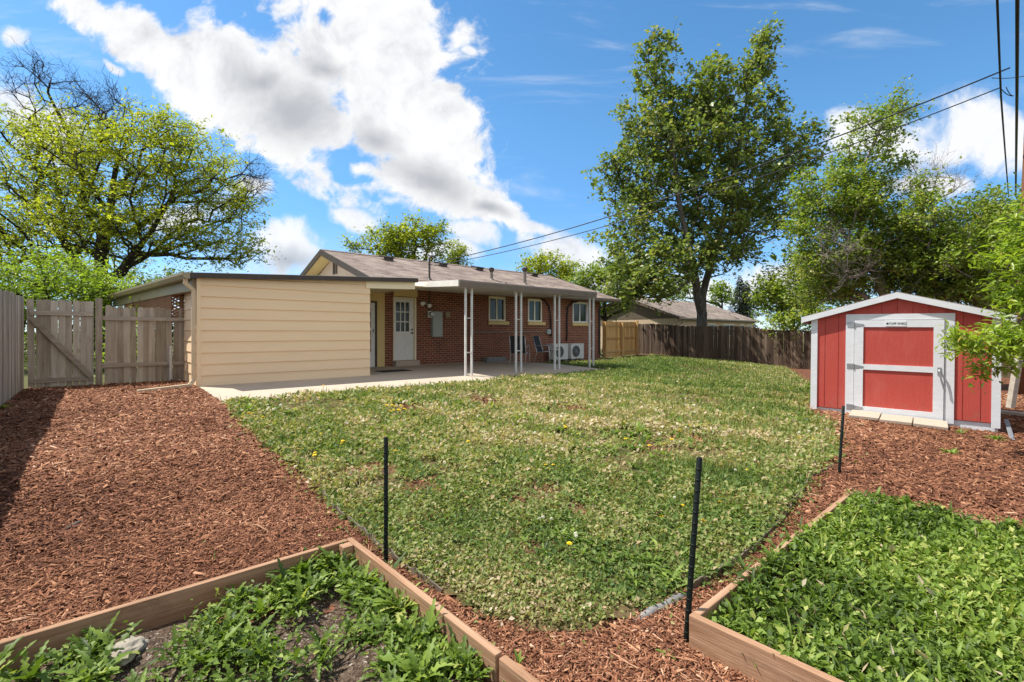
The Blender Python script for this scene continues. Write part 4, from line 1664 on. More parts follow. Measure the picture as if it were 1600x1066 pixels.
tm = bpy.data.meshes.new_from_object(to.evaluated_get(bpy.context.evaluated_depsgraph_get()))
bpy.data.objects.remove(to)
to = bpy.data.objects.new('sign_lettering', tm)
to.location = (pcx + .02, -.0385, dz1 - .058)
to.rotation_euler = (math.radians(90), 0, 0)
to.parent = do
COL.objects.link(to)
lg = MB()
lg.tube([(pcx - .105, -.0375, dz1 - .058), (pcx - .105, -.039, dz1 - .058)], .016, 16)
lg.build('sign_emblem', M['black'], do)
rf = MB()
ov, oz = .055, .02
for sgn in (-1, 1):
    xe = mid + sgn * (mid + .13)
    ze = PH - (PH - EH) * (mid + .13) / mid
    rf.prism([(xe, -ov, ze + oz), (mid, -ov, PH + oz), (mid, -ov, PH + oz + .028), (xe, -ov, ze + oz + .028)], (0, SD_ + 2 * ov, 0))
rf.build('roof', M['shingle_far'], shed)
fc = MB()
for sgn in (-1, 1):
    xe = mid + sgn * (mid + .145)
    ze = PH - (PH - EH) * (mid + .145) / mid
    fc.prism([(xe, -ov - .022, ze - .058), (mid, -ov - .022, PH - .058), (mid, -ov - .022, PH + .036), (xe, -ov - .022, ze + .036)], (0, .02, 0))
    fc.prism([(xe, -ov - .001, ze - .075), (xe, SD_ + ov, ze - .075), (xe, SD_ + ov, ze + .04), (xe, -ov - .001, ze + .04)], (sgn * .016, 0, 0))
    # underside
    fc.prism([(xe, -ov, ze - .06), (xe, 0.004, ze - .06), (xe, 0.004, ze - .045), (xe, -ov, ze - .045)], (mid - xe, 0, PH - ze))
fc.build('roof_trim', M['shed_white'], shed)

# three pavers as the shed's step
q0 = Vector((SHED.x, SHED.y, 0)) + SHD * .80 - SHN * .24
names = ('pale square paver, left of three before the shed door', 'pale square paver, middle one of three before the shed door', 'pale square paver, right of three before the shed door')
for i in range(3):
    c = q0 + SHD * (i * .405) - SHN * (i * .015)
    m = MB()
    m.box(-.198, .198, -.20, .20, 0, .05)
    o = m.build('paver', M['paver'], None, bevel=.008)
    o.location = (c.x, c.y, float(G(c.x, c.y)) + .045)
    o.rotation_euler = (.10 + random.uniform(-.02, .02), .03 + random.uniform(-.02, .02), SHED_RZ + random.uniform(-.03, .03))
    tag(o, names[i], 'paver', 'pale pavers in front of the shed')

# ------------------------------------------------------------------ raised beds
def board_obj(parent, p, d, L, h=.15, th=.034, top=BED_Z, name='board', seed=0):
    m = MB()
    m.box(0, L, -th / 2, th / 2, -h, 0, seed)
    o = m.build(name, M['bed_board'], parent, bevel=.004)
    o.location = (p.x, p.y, top)
    o.rotation_euler = (0, 0, math.atan2(d.y, d.x))
    return o


bedl = thing('raised_bed', 'brown board raised bed with bare soil patches and leafy weeds', 'raised bed', (0, 0, 0), 0, 'board raised garden beds')
board_obj(bedl, K1 - E1 * .021, -E1, 2.6, h=.17, seed=.5)
board_obj(bedl, K1 + E2 * .019, -E2, 1.40, h=.17, seed=.75)
board_obj(bedl, K1 - E2 * 1.395 + E1 * .004, -E2, 1.3, h=.17, top=BED_Z - .006, seed=.6)
board_obj(bedl, K1 - E1 * 2.6 + E2 * .019, -E2, 2.5, h=.17, seed=.4)
board_obj(bedl, K1 - E1 * .021 - E2 * 2.5, -E1, 2.56, h=.17, seed=.4)
for dd in (.0,):
    c = K1 - E1 * .05 - E2 * .06
    m = MB()
    m.box(-.03, .03, -.03, .03, -.2, -.004)
    o = m.build('corner_block', M['bed_board'], bedl)
    o.location = (c.x, c.y, BED_Z)
    o.rotation_euler = (0, 0, TH)
bedr = thing('raised_bed', 'brown board raised bed filled edge to edge with green weeds', 'raised bed', (0, 0, 0), 0, 'board raised garden beds')
board_obj(bedr, R0 + E2 * .019, -E2, 2.6, h=.19, seed=.55)
board_obj(bedr, R0 + E1 * .021, E1, 1.30, h=.17, seed=.7)
board_obj(bedr, R0 + E1 * 1.325 + E2 * .004, E1, 1.10, h=.17, top=BED_Z - .012, seed=.35)
board_obj(bedr, R0 + E1 * 2.445 + E2 * .019, -E2, 2.6, h=.17, seed=.5)
board_obj(bedr, R0 + E1 * .021 - E2 * 2.6, E1, 2.4, h=.17, seed=.5)


def bed_soil(corner, l1, l2):
    nn = 60
    A, B = np.meshgrid(np.linspace(.02, .98, nn), np.linspace(.02, .98, nn))
    x = corner.x + A * l1 * E1.x - B * l2 * E2.x
    y = corner.y + A * l1 * E1.y - B * l2 * E2.y
    z = BED_Z - .125 + .05 * (rnd_noise(x, y, 3.0, 31) - .5) + .02 * rnd_noise(x, y, 14, 33)
    I = np.arange(nn * nn).reshape(nn, nn)
    q = np.stack([I[:-1, :-1], I[:-1, 1:], I[1:, 1:], I[1:, :-1]], -1).reshape(-1, 4)
    if l1 < 0:
        q = q[:, ::-1]
    return np.stack([x, y, z], -1).reshape(-1, 3), q


co, q = bed_soil(K1, -2.6, 2.5)
tag(mesh_np('bed_soil', co, q, M['soil'], smooth=True), kind='structure')
co, q = bed_soil(R0, 2.445, 2.6)
tag(mesh_np('bed_soil', co, q, M['soil'], smooth=True), kind='structure')

# steel garden stakes
for (ub, vb), (ut, vt), lab in (((603, 882), (603, 684), 'dark green garden stake upright at the left bed board'), ((1072, 1005), (1093, 716), 'dark green garden stake leaning, nearest the camera at the right bed corner'), ((1311, 742), (1318, 635), 'dark green garden stake standing before the red shed')):
    b_ = gp(ub, vb)
    t_ = at(ut, vt, b_.y + .02)
    m = MB()
    r_ = .0125
    m.tube([Vector((0, 0, -.12)), Vector((0, 0, 0)), (t_ - b_), (t_ - b_) * 1.006], [r_, r_, r_, r_ * .7], 10)
    for k in np.linspace(.06, .94, 16):
        c = (t_ - b_) * k
        m.tube([c - Vector((0, 0, .006)), c, c + Vector((0, 0, .006))], [r_ * .98, r_ * 1.13, r_ * .98], 10)
    o = m.build('garden_stake', M['black_green'], None, smooth=True)
    o.location = b_
    tag(o, lab, 'stake', 'dark green garden stakes')

# bits lying or standing in the yard
m = MB()
m.tube([(0, 0, -.1), (0, 0, .78)], .03, 10)
m.tube([(0, 0, .78), (0, 0, .82)], .036, 10)
o = m.build('standpipe', M['pvc'], None, smooth=False)
c = PST + gd * 1.22 + gn * .14
o.location = (c.x, c.y, float(G(c.x, c.y)))
tag(o, 'white plastic pipe standing upright against the dog eared fence', 'pipe')

p0, p1 = gp(992, 972), gp(1074, 930)
m = MB()
ax = (p1 - p0)
m.tube([Vector((0, 0, -.006)), ax * .3 + Vector((0, .004, .004)), ax * .55 + Vector((.004, 0, .0)), ax * .8 + Vector((0, 0, .006)), ax + Vector((0, 0, -.004))], [.016, .026, .024, .027, .02], 8)
o = m.build('drain_pipe', M['greyplastic'], None, smooth=True)
o.location = p0
tag(o, 'grey plastic pipe end poking out between lawn and mulch', 'pipe')

for pts, lab in (([(500, 768), (520, 796), (562, 830), (602, 866), (650, 902), (700, 937)], 'dark lawn edging strip along the left curve of the lawn'), ([(1082, 922), (1122, 902), (1174, 866), (1234, 802), (1238, 790), (1268, 748), (1310, 728)], 'dark lawn edging strip along the right curve of the lawn')):
    P = [gp(*p) for p in pts]
    Q = []
    for i in range(len(P) - 1):
        for k in range(6):
            p = P[i].lerp(P[i + 1], k / 6)
            Q.append(p + Vector((random.uniform(-.006, .006), random.uniform(-.006, .006), .022 + random.uniform(-.012, .014))))
    m = MB()
    for i in range(len(Q) - 1):
        m.beam(Q[i], Q[i + 1], .009, .04)
    o = m.build('lawn_edging', M['edging'], None)
    tag(o, lab, 'edging')

# pale stone in the left bed
def stone(name, p, r, lab, mat, seed=0, flat=.5, grp=None):
    R = np.random.default_rng(seed)
    m = bpy.data.meshes.new(name)
    import bmesh
    bm = bmesh.new()
    bmesh.ops.create_icosphere(bm, subdivisions=3, radius=1)
    off = R.uniform(0, 9, 3)
    for v in bm.verts:
        c = v.co
        k = 1 + .10 * math.sin(9 * c.x + off[1]) * math.sin(8 * c.y + 2 * c.z) + .28 * math.sin(2.1 * c.x + off[0]) * math.sin(2.7 * c.y + off[1]) + .12 * math.sin(5 * c.z + off[2] + 3 * c.x) + .03 * R.normal()
        v.co = Vector((c.x * k * r, c.y * k * r * .75, c.z * k * r * flat))
    bm.to_mesh(m)
    bm.free()
    m.materials.append(mat)
    o = bpy.data.objects.new(name, m)
    COL.objects.link(o)
    o.location = p
    o.rotation_euler = (0, 0, R.uniform(0, 6))
    return tag(o, lab, name.replace('_', ' '), grp)


def bed_pt(u, v, z=BED_Z - .1):
    dx, dz = (u - CU) / F, (HV - v) / F
    s = (z - EYE) / dz
    return Vector((dx * s, s, z))


stone('rock', bed_pt(200, 1020), .085, 'pale rough stone lying on the soil of the left bed', M['stone'], 9, .42)

# lumber and oddments by the right edge
def lay(name, label, cat, p, q, wd, ht, mat):
    m = MB()
    L = (Vector(q) - Vector(p)).length
    m.beam((0, 0, 0), Vector(q) - Vector(p), wd, ht)
    o = m.build(name, mat, None, bevel=.004)
    o.location = p
    return tag(o, label, cat)


b_ = gp(1577, 640)
lay('wooden_post', 'pale wooden post leaning by the right edge behind the shed', 'post', b_ - Vector((0, 0, .1)), at(1592, 556, b_.y), .095, .09, M['weathered_rail'])
lay('wooden_beam', 'grey board lying on the ground right of the shed', 'board', gp(1562, 649) + Vector((0, 0, .06)), gp(1640, 658) + Vector((0, 0, .06)), .12, .06, M['weathered_rail'])
lay('metal_strip', 'grey metal strip propped in the shade right of the shed', 'metal strip', gp(1582, 690) + Vector((0, 0, .02)), gp(1572, 672) + Vector((0, 0, .16)), .05, .015, M['steel'])

# broad weeds standing in the near lawn
lw = scatter(LAWN, lambda q: np.clip(120 * (3.0 / q) ** 1.3, 14, 120), 0)
cl_ = rnd_noise(lw[:, 0], lw[:, 1], 1.3, 71)
LAWN_WEEDS = lw[rng.random(len(lw)) < np.clip(cl_ - .35, 0, 1) * 1.1]
#@@PART3@@
# ------------------------------------------------------------------ neighbour's house beyond the back fence
NB = Vector((12.0, 34.0, -.3))
nb = thing('neighbor_house', 'tan neighbouring house with brown gable and worn shingle roof beyond the back fence', 'house', NB, TH)
nE, nR, nL, nD = 2.45, 4.25, 13.6, 9.8
m = MB()
m.box(.35, nL - .35, .35, nD - .35, -.1, nE + .02)
m.build('wall', M['stucco'], nb)
m = MB()
m.prism([(.33, .3, nE - .02), (.33, nD / 2, nR - .1), (.33, nD - .3, nE - .02)], (.05, 0, 0))
m.build('gable', M['brown_panel'], nb)
sl_ = (nR - nE) / (nD / 2)
an_ = math.atan(sl_)
for side in (0, 1):
    m = MB()
    m.box(0, nL, 0, nD / 2 / math.cos(an_), -.08, 0)
    o = m.build('roof', M['shingle_far'], nb)
    o.location = (0, 0, nE) if side == 0 else (nL, nD, nE)
    o.rotation_euler = (an_, 0, 0 if side == 0 else math.pi)
m = MB()
m.box(0, nL, -.03, -.004, nE - .18, nE - .01)
for sg in (0, 1):
    y0 = 0 if sg == 0 else nD
    m.prism([(-.04, y0, nE - .2), (-.04, y0, nE + .01), (-.04, nD / 2, nR + .01), (-.04, nD / 2, nR - .2)], (.036, 0, 0))
m.build('fascia', M['brown_panel'], nb)
m = MB()
m.box(0, nL, -.13, -.032, nE - .1, nE - .02)
m.tube([(.3, -.1, nE - .1), (.1, -.05, nE - .35), (-.25, 1.0, nE - .75), (-.25, 1.0, .1)], .05, 6)
m.build('gutter', M['gutter'], nb)
for x0, x1 in ((4.6, 5.9), (7.1, 9.2), (10.4, 11.2), (11.9, 12.8)):
    m = MB()
    m.box(x0, x1, .30, .348, 1.1, 2.1)
    f = m.build('window', M['trim_cream'], nb)
    m = MB()
    m.box(x0 + .07, (x0 + x1) / 2 - .03, .285, .2995, 1.17, 2.03)
    m.box((x0 + x1) / 2 + .03, x1 - .07, .285, .2995, 1.17, 2.03)
    m.build('pane', M['glass'], f)
m = MB()
m.tube([(9.9, 1.0, nE + .3), (9.9, 1.0, nE + .75)], .03, 6)
m.tube([(9.9, .9, nE + .85), (9.9, .86, nE + .86), (9.9, .80, nE + .92)], [.02, .3, .36], 14)
m.build('satellite_dish', M['steel'], nb)
m = MB()
m.tube([(8, 2.4, nE + .8), (8, 2.4, nE + 1.4)], .06, 8)
m.build('vent_pipe', M['steel'], nb)

# ------------------------------------------------------------------ trees
def grow(trunks, blobs, seed, step=.55, alpha=.35, jit=.12, voids=()):
    """limbs reach from the given trunk lines to points spread through the crown's blobs"""
    R = np.random.default_rng(seed)
    P, par, plen, kind = [], [], [], []
    for line in trunks:
        line = [np.array(p, float) for p in line]
        if P:
            d = [np.linalg.norm(q - line[0]) for q in P]
            prev = int(np.argmin(d))
            start = 0 if d[prev] > .05 else 1
        else:
            prev, start = -1, 0
        for i in range(start, len(line)):
            if i == 0 and prev < 0:
                P.append(line[0]); par.append(-1); plen.append(0.0)
                prev = 0
                continue
            a, b = P[prev], line[i]
            k = max(1, int(np.linalg.norm(b - a) / step))
            for j in range(1, k + 1):
                q = a + (b - a) * j / k
                if j < k:
                    q = q + R.normal(0, .04 * step, 3)
                P.append(q); par.append(prev); plen.append(plen[prev] + np.linalg.norm(q - P[prev]))
                prev = len(P) - 1
    A = []
    for bi, (c, rad, n) in enumerate(blobs):
        c, rad = np.array(c, float), np.array(rad, float)
        d = R.normal(size=(n, 3))
        d /= np.linalg.norm(d, axis=1)[:, None]
        rr = R.random(n) ** .40
        A.append(np.concatenate([c + d * rad * rr[:, None], np.full((n, 1), bi)], 1))
    A = np.concatenate(A)
    for u, v, ru, rv, Y in voids:
        # gaps right through the crown
        c = at(u, v, Y)
        A = A[((A[:, 0] - c.x) / (ru * Y / F)) ** 2 + ((A[:, 2] - c.z) / (rv * Y / F)) ** 2 > 1]
    root = P[len(P) // 3] if len(P) > 3 else P[0]
    order = np.argsort(np.linalg.norm(A[:, :3] - np.array(P[0]), axis=1))
    cap = len(P) + len(A) * 40
    NP = np.zeros((cap, 3)); NP[:len(P)] = P
    NL = np.zeros(cap); NL[:len(P)] = plen
    n = len(P)
    base_n = max(2, int(len(trunks[0]) * .5))
    PAR = list(par)
    tips, tipb = [], []
    lowz = np.array(P)[:, 2]
    zmin = lowz.min() + .12 * (A[:, 2].max() - lowz.min())
    for ai in order:
        p = A[ai, :3]
        dv = p - NP[:n]
        dist = np.linalg.norm(dv, axis=1)
        cost = dist + alpha * NL[:n] + np.where(NP[:n, 2] > p[2] + .2, .8 * (NP[:n, 2] - p[2]), 0) + np.where(NP[:n, 2] < zmin, 50, 0)
        j = int(np.argmin(cost))
        k = max(1, int(dist[j] / step))
        a = NP[j].copy()
        prev = j
        sag = R.normal(0, .10, 3) * dist[j]
        sag[2] += .10 * dist[j]
        for t in range(1, k + 1):
            f = t / k
            q = a + (p - a) * f + sag * math.sin(math.pi * f) * .6
            if t < k:
                q = q + R.normal(0, jit * step, 3)
            NP[n] = q
            NL[n] = NL[prev] + np.linalg.norm(q - NP[prev])
            PAR.append(prev)
            prev = n
            n += 1
        tips.append(prev)
        tipb.append(int(A[ai, 3]))
    return NP[:n].copy(), np.array(PAR), np.array(tips), np.array(tipb)


def twig_edges(P0, D, L, seed, sub=2):
    """short crooked twigs from points P0 along D"""
    R = np.random.default_rng(seed)
    n = len(P0)
    mid = P0 + D * L[:, None] * .5 + R.normal(0, .10, (n, 3)) * L[:, None]
    end = P0 + D * L[:, None] + R.normal(0, .18, (n, 3)) * L[:, None]
    return mid, end


def branch_mesh(name, a, b, ra, rb, mat, parent, sides=5):
    d = b - a
    ln = np.linalg.norm(d, axis=1)[:, None] + 1e-9
    d = d / ln
    ref = np.where(np.abs(d[:, 2:3]) < .9, [[0, 0, 1.0]], [[1.0, 0, 0]])
    u = np.cross(d, ref)
    u /= np.linalg.norm(u, axis=1)[:, None]
    v = np.cross(d, u)
    th = np.arange(sides) * 2 * np.pi / sides
    ring = u[:, None, :] * np.cos(th)[None, :, None] + v[:, None, :] * np.sin(th)[None, :, None]
    A = a[:, None, :] + ring * ra[:, None, None]
    B = (b + d * rb[:, None] * .3)[:, None, :] + ring * rb[:, None, None]
    co = np.concatenate([A, B], 1).reshape(-1, 3)
    k = np.arange(sides)
    f = np.stack([k, (k + 1) % sides, sides + (k + 1) % sides, sides + k], -1)
    q = (np.arange(len(a))[:, None, None] * 2 * sides + f[None]).reshape(-1, 4)
    return co, q


def make_tree(name, label, cat, base, trunks, blobs, bark, leafm, r0, seed, group=None, leaf_n=26, leaf_l=.11, leaf_w=.6, spread=.42,
              bare=(), twig_l=.7, twigs=3, droop=-.1, tint_mu=.5, tint_sd=.22, tipr=.010, alpha=.35, step=.55, flat=1.0, clump=.5, up=.15, voids=()):
    """a tree thing: trunk (with limbs and twigs) and crown of single leaves; blobs listed in bare carry no leaves"""
    R = np.random.default_rng(seed + 100)
    P, par, tips, tb = grow(trunks, blobs, seed, step, alpha, voids=voids)
    n = len(P)
    cnt = np.zeros(n)
    cnt[tips] = 1
    for i in range(n - 1, 0, -1):
        if par[i] >= 0:
            cnt[par[i]] += cnt[i]
    cnt = np.maximum(cnt, 1)
    e = math.log(max(2.0, cnt[0])) / math.log(r0 / tipr)
    rad = tipr * cnt ** (1 / e)
    ch = np.arange(1, n)
    ch = ch[par[1:] >= 0]
    a, b = P[par[ch]], P[ch]
    ra = np.minimum(rad[par[ch]], rad[ch] * 1.25)
    rb = rad[ch]
    # flare at the root
    t = thing(name, label, cat, base, 0, group)
    bz = P[0]
    flare = 1 + .35 * np.exp(-((a - bz)[:, 2]) / .35)
    ra = ra * np.where(np.linalg.norm((a - bz)[:, :2], axis=1) < .6, flare, 1)
    big = rb > .035
    c1, q1 = branch_mesh('t', a[big], b[big], ra[big], rb[big], None, None, 8)
    c2, q2 = branch_mesh('t', a[~big], b[~big], ra[~big], rb[~big], None, None, 4)
    # twigs
    tp = np.repeat(tips, twigs)
    tbb = np.repeat(tb, twigs)
    back = P[tp] - P[np.maximum(par[tp], 0)]
    back /= np.linalg.norm(back, axis=1)[:, None] + 1e-9
    D = back * .7 + R.normal(0, .55, (len(tp), 3)) + [0, 0, up]
    D /= np.linalg.norm(D, axis=1)[:, None]
    L = twig_l * R.uniform(.5, 1.2, len(tp))
    isb = np.isin(tbb, list(bare))
    md, en = twig_edges(P[tp], D, L, seed + 5)
    ta, tb2 = np.concatenate([P[tp], md]), np.concatenate([md, en])
    tr1 = np.concatenate([np.full(len(tp), tipr * .75), np.full(len(tp), tipr * .55)])
    tr2 = np.concatenate([np.full(len(tp), tipr * .55), np.full(len(tp), tipr * .3)])
    if isb.any():
        # dead crowns branch once more into fine twigs
        sb = np.where(isb)[0]
        s0 = np.concatenate([md[sb], md[sb], en[sb], P[tp][sb]])
        DD = np.concatenate([D[sb]] * 4) + R.normal(0, .6, (len(sb) * 4, 3))
        DD /= np.linalg.norm(DD, axis=1)[:, None]
        LL = twig_l * R.uniform(.3, .8, len(s0))
        m2, e2 = twig_edges(s0, DD, LL, seed + 9)
        ta = np.concatenate([ta, s0, m2]); tb2 = np.concatenate([tb2, m2, e2])
        tr1 = np.concatenate([tr1, np.full(len(s0), tipr * .55), np.full(len(s0), tipr * .4)])
        tr2 = np.concatenate([tr2, np.full(len(s0), tipr * .4), np.full(len(s0), tipr * .25)])
    c3, q3 = branch_mesh('t', ta, tb2, tr1, tr2, None, None, 3)
    B = np.array(base)
    co = np.concatenate([c1, c2, c3]) - B
    qq = np.concatenate([q1, q2 + len(c1), q3 + len(c1) + len(c2)])
    mesh_np('trunk', co, qq, bark, t, smooth=True)
    lv = np.where(~isb)[0]
    if leafm is not None and len(lv):
        m = len(lv) * leaf_n // twigs
        pick = R.choice(lv, m)
        f = R.random(m) ** .7
        pos = np.where((f < .5)[:, None], P[tp][pick] + (md[pick] - P[tp][pick]) * (f * 2)[:, None], md[pick] + (en[pick] - md[pick]) * (f * 2 - 1)[:, None])
        off = R.normal(0, spread, (m, 3)) * [1, 1, .75 * flat]
        off *= (R.random(m) ** clump)[:, None]
        pos = pos + off
        cl = R.normal(0, .5, tips.max() + 1)
        tint = np.clip(tint_mu + tint_sd * (.55 * cl[tp[pick]] + R.normal(0, .8, m)), 0, 1)
        az = R.uniform(0, 2 * np.pi, m)
        tilt = R.normal(droop, .5, m)
        Ls = leaf_l * R.lognormal(0, .28, m)
        o = kite_leaves('crown', pos - B, Ls, Ls * leaf_w * R.uniform(.75, 1.2, m), az, tilt, R.normal(0, .6, m), tint, leafm, t)
    return t


def PX(u, v, Y):
    p = at(u, v, Y)
    return (p.x, p.y, p.z)


def BL(u, v, ru, rv, Y, n, dep=None, dy=0.0):
    """a crown blob from its outline in the photograph at distance Y"""
    k = Y / F
    c = at(u, v, Y)
    return ((c.x, c.y + dy, c.z), (ru * k, (dep if dep is not None else (ru + rv) / 2 * k), rv * k), n)


def foot(u, Y):
    x = (u - CU) / F * Y
    return (x, Y, float(G(x, Y)) - .1)


# 1 the big spreading locust behind the left fence
Y = 23.0
f0 = foot(157, Y)
make_tree('locust_tree', 'big spreading lime green tree with dead bare top branches behind the left gate', 'tree', f0,
          [[f0, PX(157, 470, Y), PX(157, 430, Y), PX(160, 385, Y - .5), PX(172, 330, Y - 1), PX(180, 270, Y)],
           [PX(157, 470, Y), PX(130, 425, Y + .5), PX(98, 375, Y + 1), PX(60, 330, Y), PX(15, 300, Y - 1)],
           [PX(157, 450, Y), PX(190, 425, Y - 1), PX(222, 380, Y - 1.5), PX(262, 320, Y - 1), PX(285, 265, Y)],
           [PX(190, 425, Y - 1), PX(240, 395, Y + 1), PX(300, 360, Y + 1.5), PX(360, 340, Y + 1), PX(392, 300, Y + 1)],
           [PX(160, 385, Y - .5), PX(135, 320, Y + 1), PX(120, 250, Y + 1), PX(100, 195, Y), PX(75, 145, Y)],
           [PX(135, 320, Y + 1), PX(150, 250, Y), PX(155, 205, Y), PX(165, 165, Y)]],
          [BL(60, 270, 95, 60, Y, 120, 3.5), BL(180, 265, 80, 60, Y - 1, 110, 3.5), BL(290, 265, 75, 60, Y, 120, 3.5), BL(340, 330, 60, 50, Y + 1, 70, 3),
           BL(60, 350, 110, 60, Y - 1, 130, 4), BL(200, 350, 110, 55, Y - 2, 120, 3), BL(340, 390, 75, 26, Y, 55, 3), BL(120, 210, 70, 35, Y, 50, 2.5), BL(-60, 320, 70, 90, Y, 80, 4),
           BL(250, 210, 60, 30, Y, 40, 2), BL(20, 205, 40, 28, Y, 22, 2), BL(100, 400, 120, 40, Y + 2, 70, 3),
           BL(78, 140, 62, 44, Y, 48, 1.6), BL(160, 165, 42, 34, Y, 40, 1.3), BL(395, 285, 24, 36, Y + 1, 24, 1.0)],
          M['bark_dark'], M['leaf_locust'], .42, 3, None, leaf_n=56, leaf_l=.15, leaf_w=.42, spread=.30, bare=(12, 13, 14), twig_l=.75, tint_mu=.52, tipr=.013, flat=.5)
# lime green lower tree under it and a darker neighbour
Y = 15.0
f0 = foot(70, Y)
make_tree('lime_tree', 'low bright lime green tree close behind the left gate', 'tree', f0,
          [[f0, PX(70, 480, Y), PX(75, 440, Y)]],
          [BL(85, 435, 70, 42, Y, 70, 1.6), BL(10, 452, 40, 18, Y, 22, 1.3), BL(140, 455, 60, 24, Y, 45, 1.4), BL(50, 475, 110, 25, Y, 60, 1.4), BL(90, 540, 120, 50, Y, 70, 1.2), BL(230, 530, 60, 40, Y - 2, 40, .8)],
          M['bark_dark'], M['leaf_lime'], .12, 5, None, leaf_n=60, leaf_l=.10, leaf_w=.45, spread=.28, twig_l=.5, tint_mu=.65)
Y = 30.0
f0 = foot(225, Y)
make_tree('shade_tree', 'dark green tree farther back between the left gate and carport roof', 'tree', f0,
          [[f0, PX(225, 470, Y), PX(225, 440, Y)]],
          [BL(225, 450, 90, 28, Y, 60, 2.5), BL(20, 430, 90, 50, Y, 50, 2.5)],
          M['bark_dark'], M['leaf_plum'], .2, 6, None, leaf_n=50, leaf_l=.16, spread=.45, twig_l=.6, tint_mu=.4)

# 2 the tall maple behind the back fence
Y = 27.5
f0 = foot(1098, Y)
make_tree('maple_tree', 'tall green tree with forked grey trunk behind the brown back fence', 'tree', f0,
          [[f0, PX(1097, 490, Y), PX(1098, 462, Y), PX(1103, 440, Y), PX(1112, 410, Y), PX(1120, 380, Y + .5), PX(1135, 320, Y + .5), PX(1150, 250, Y), PX(1165, 170, Y)],
           [PX(1097, 490, Y), PX(1089, 460, Y - .3), PX(1085, 425, Y - .5), PX(1075, 380, Y - 1), PX(1060, 310, Y - 1), PX(1052, 240, Y - .5), PX(1030, 150, Y)],
           [PX(1089, 455, Y - .3), PX(1070, 415, Y + 1), PX(1030, 375, Y + 1), PX(990, 340, Y + .5)],
           [PX(1120, 380, Y + .5), PX(1165, 345, Y + 1), PX(1210, 300, Y + .5), PX(1245, 250, Y)],
           [PX(1085, 425, Y - .5), PX(1040, 415, Y - 2), PX(1000, 405, Y - 2.5)]],
          [BL(1028, 120, 34, 62, Y, 40, 1.3), BL(1010, 200, 50, 60, Y, 60, 2), BL(1105, 150, 42, 62, Y, 60, 1.8), BL(1165, 190, 60, 70, Y, 85, 2.2), BL(1195, 85, 17, 34, Y, 18, .7), BL(1175, 120, 25, 35, Y, 20, 1),
           BL(1075, 240, 85, 65, Y, 120, 3), BL(1000, 290, 68, 50, Y, 75, 2.5), BL(1150, 270, 105, 65, Y, 130, 3.2), BL(1235, 250, 45, 62, Y, 55, 2.2), BL(1090, 340, 110, 55, Y, 130, 3.2),
           BL(1195, 350, 75, 55, Y, 75, 2.8), BL(990, 365, 60, 40, Y - 1, 50, 2), BL(960, 275, 34, 24, Y, 16, 1.2), BL(1020, 415, 85, 36, Y - 2, 60, 2), BL(985, 445, 50, 26, Y - 3, 30, 1.5), BL(1030, 452, 52, 24, Y - 3, 30, 1.2), BL(1160, 400, 45, 20, Y, 18, 1.4),
           BL(1070, 400, 50, 25, Y, 34, 1.5), BL(1105, 405, 70, 26, Y - 1.5, 34, 1.0), BL(1070, 190, 40, 50, Y, 34, 1.5)],
          M['bark_grey'], M['leaf_maple'], .30, 8, None, leaf_n=40, leaf_l=.19, leaf_w=.8, spread=.20, twig_l=.85, up=.6, tint_mu=.6, tint_sd=.25, tipr=.012, step=.6, voids=[(1066, 88, 13, 42, Y), (1146, 92, 14, 40, Y), (1245, 140, 34, 46, Y), (1170, 428, 60, 18, Y), (1050, 300, 16, 9, Y), (1140, 235, 16, 9, Y), (1215, 400, 36, 16, Y)])

# 3 the leaning tree behind the shed, broken grey limbs in it
Y = 14.0
f0 = foot(1392, Y)
make_tree('leaning_tree', 'leafy tree with dark leaning trunk and pale dead twigs right behind the shed', 'tree', f0,
          [[f0, PX(1386, 470, Y), PX(1372, 430, Y), PX(1345, 395, Y), PX(1318, 365, Y), PX(1300, 330, Y)],
           [PX(1345, 395, Y), PX(1345, 320, Y + .5), PX(1350, 260, Y), PX(1372, 205, Y), PX(1410, 165, Y)],
           [PX(1372, 430, Y), PX(1410, 380, Y + .5), PX(1430, 330, Y)]],
          [BL(1315, 320, 52, 46, Y, 90, 1.0), BL(1360, 385, 90, 60, Y + 1.2, 90, .8), BL(1290, 440, 60, 40, Y + 1, 50, .8), BL(1345, 270, 42, 38, Y, 34, .8), BL(1350, 205, 26, 36, Y, 15, .5), BL(1408, 165, 26, 14, Y, 9, .3), BL(1385, 200, 40, 24, Y, 12, .5), BL(1400, 250, 30, 30, Y, 9, .5),
           BL(1385, 330, 60, 46, Y, 60, 1.1), BL(1300, 400, 60, 42, Y, 70, 1.0), BL(1400, 400, 75, 48, Y, 80, 1.2), BL(1270, 300, 26, 30, Y, 14, .5), BL(1260, 350, 24, 40, Y, 18, .6), BL(1340, 440, 80, 30, Y + .6, 50, 1.0),
           BL(1312, 385, 40, 26, Y - 1.0, 16, .4), BL(1335, 425, 36, 26, Y - 1.0, 12, .4), BL(1470, 430, 50, 30, Y - .6, 18, .5)],
          M['bark_pale'], M['leaf_plum'], .17, 12, None, leaf_n=70, leaf_l=.085, leaf_w=.62, spread=.17, bare=(14, 15, 16), twig_l=.38, tint_mu=.62, tipr=.008, step=.4, tint_sd=.26)
# 4 leafless grey tree behind
Y = 24.0
f0 = foot(1440, Y)
make_tree('bare_tree', 'leafless pale grey tree rising behind the right hand trees', 'tree', f0,
          [[f0, PX(1440, 420, Y), PX(1440, 350, Y), PX(1440, 310, Y)]],
          [BL(1440, 300, 62, 44, Y, 75, 1.6), BL(1445, 350, 60, 40, Y, 30, 1.6)],
          M['bark_pale'], None, .16, 14, None, bare=(0, 1), twig_l=.75, tipr=.009)
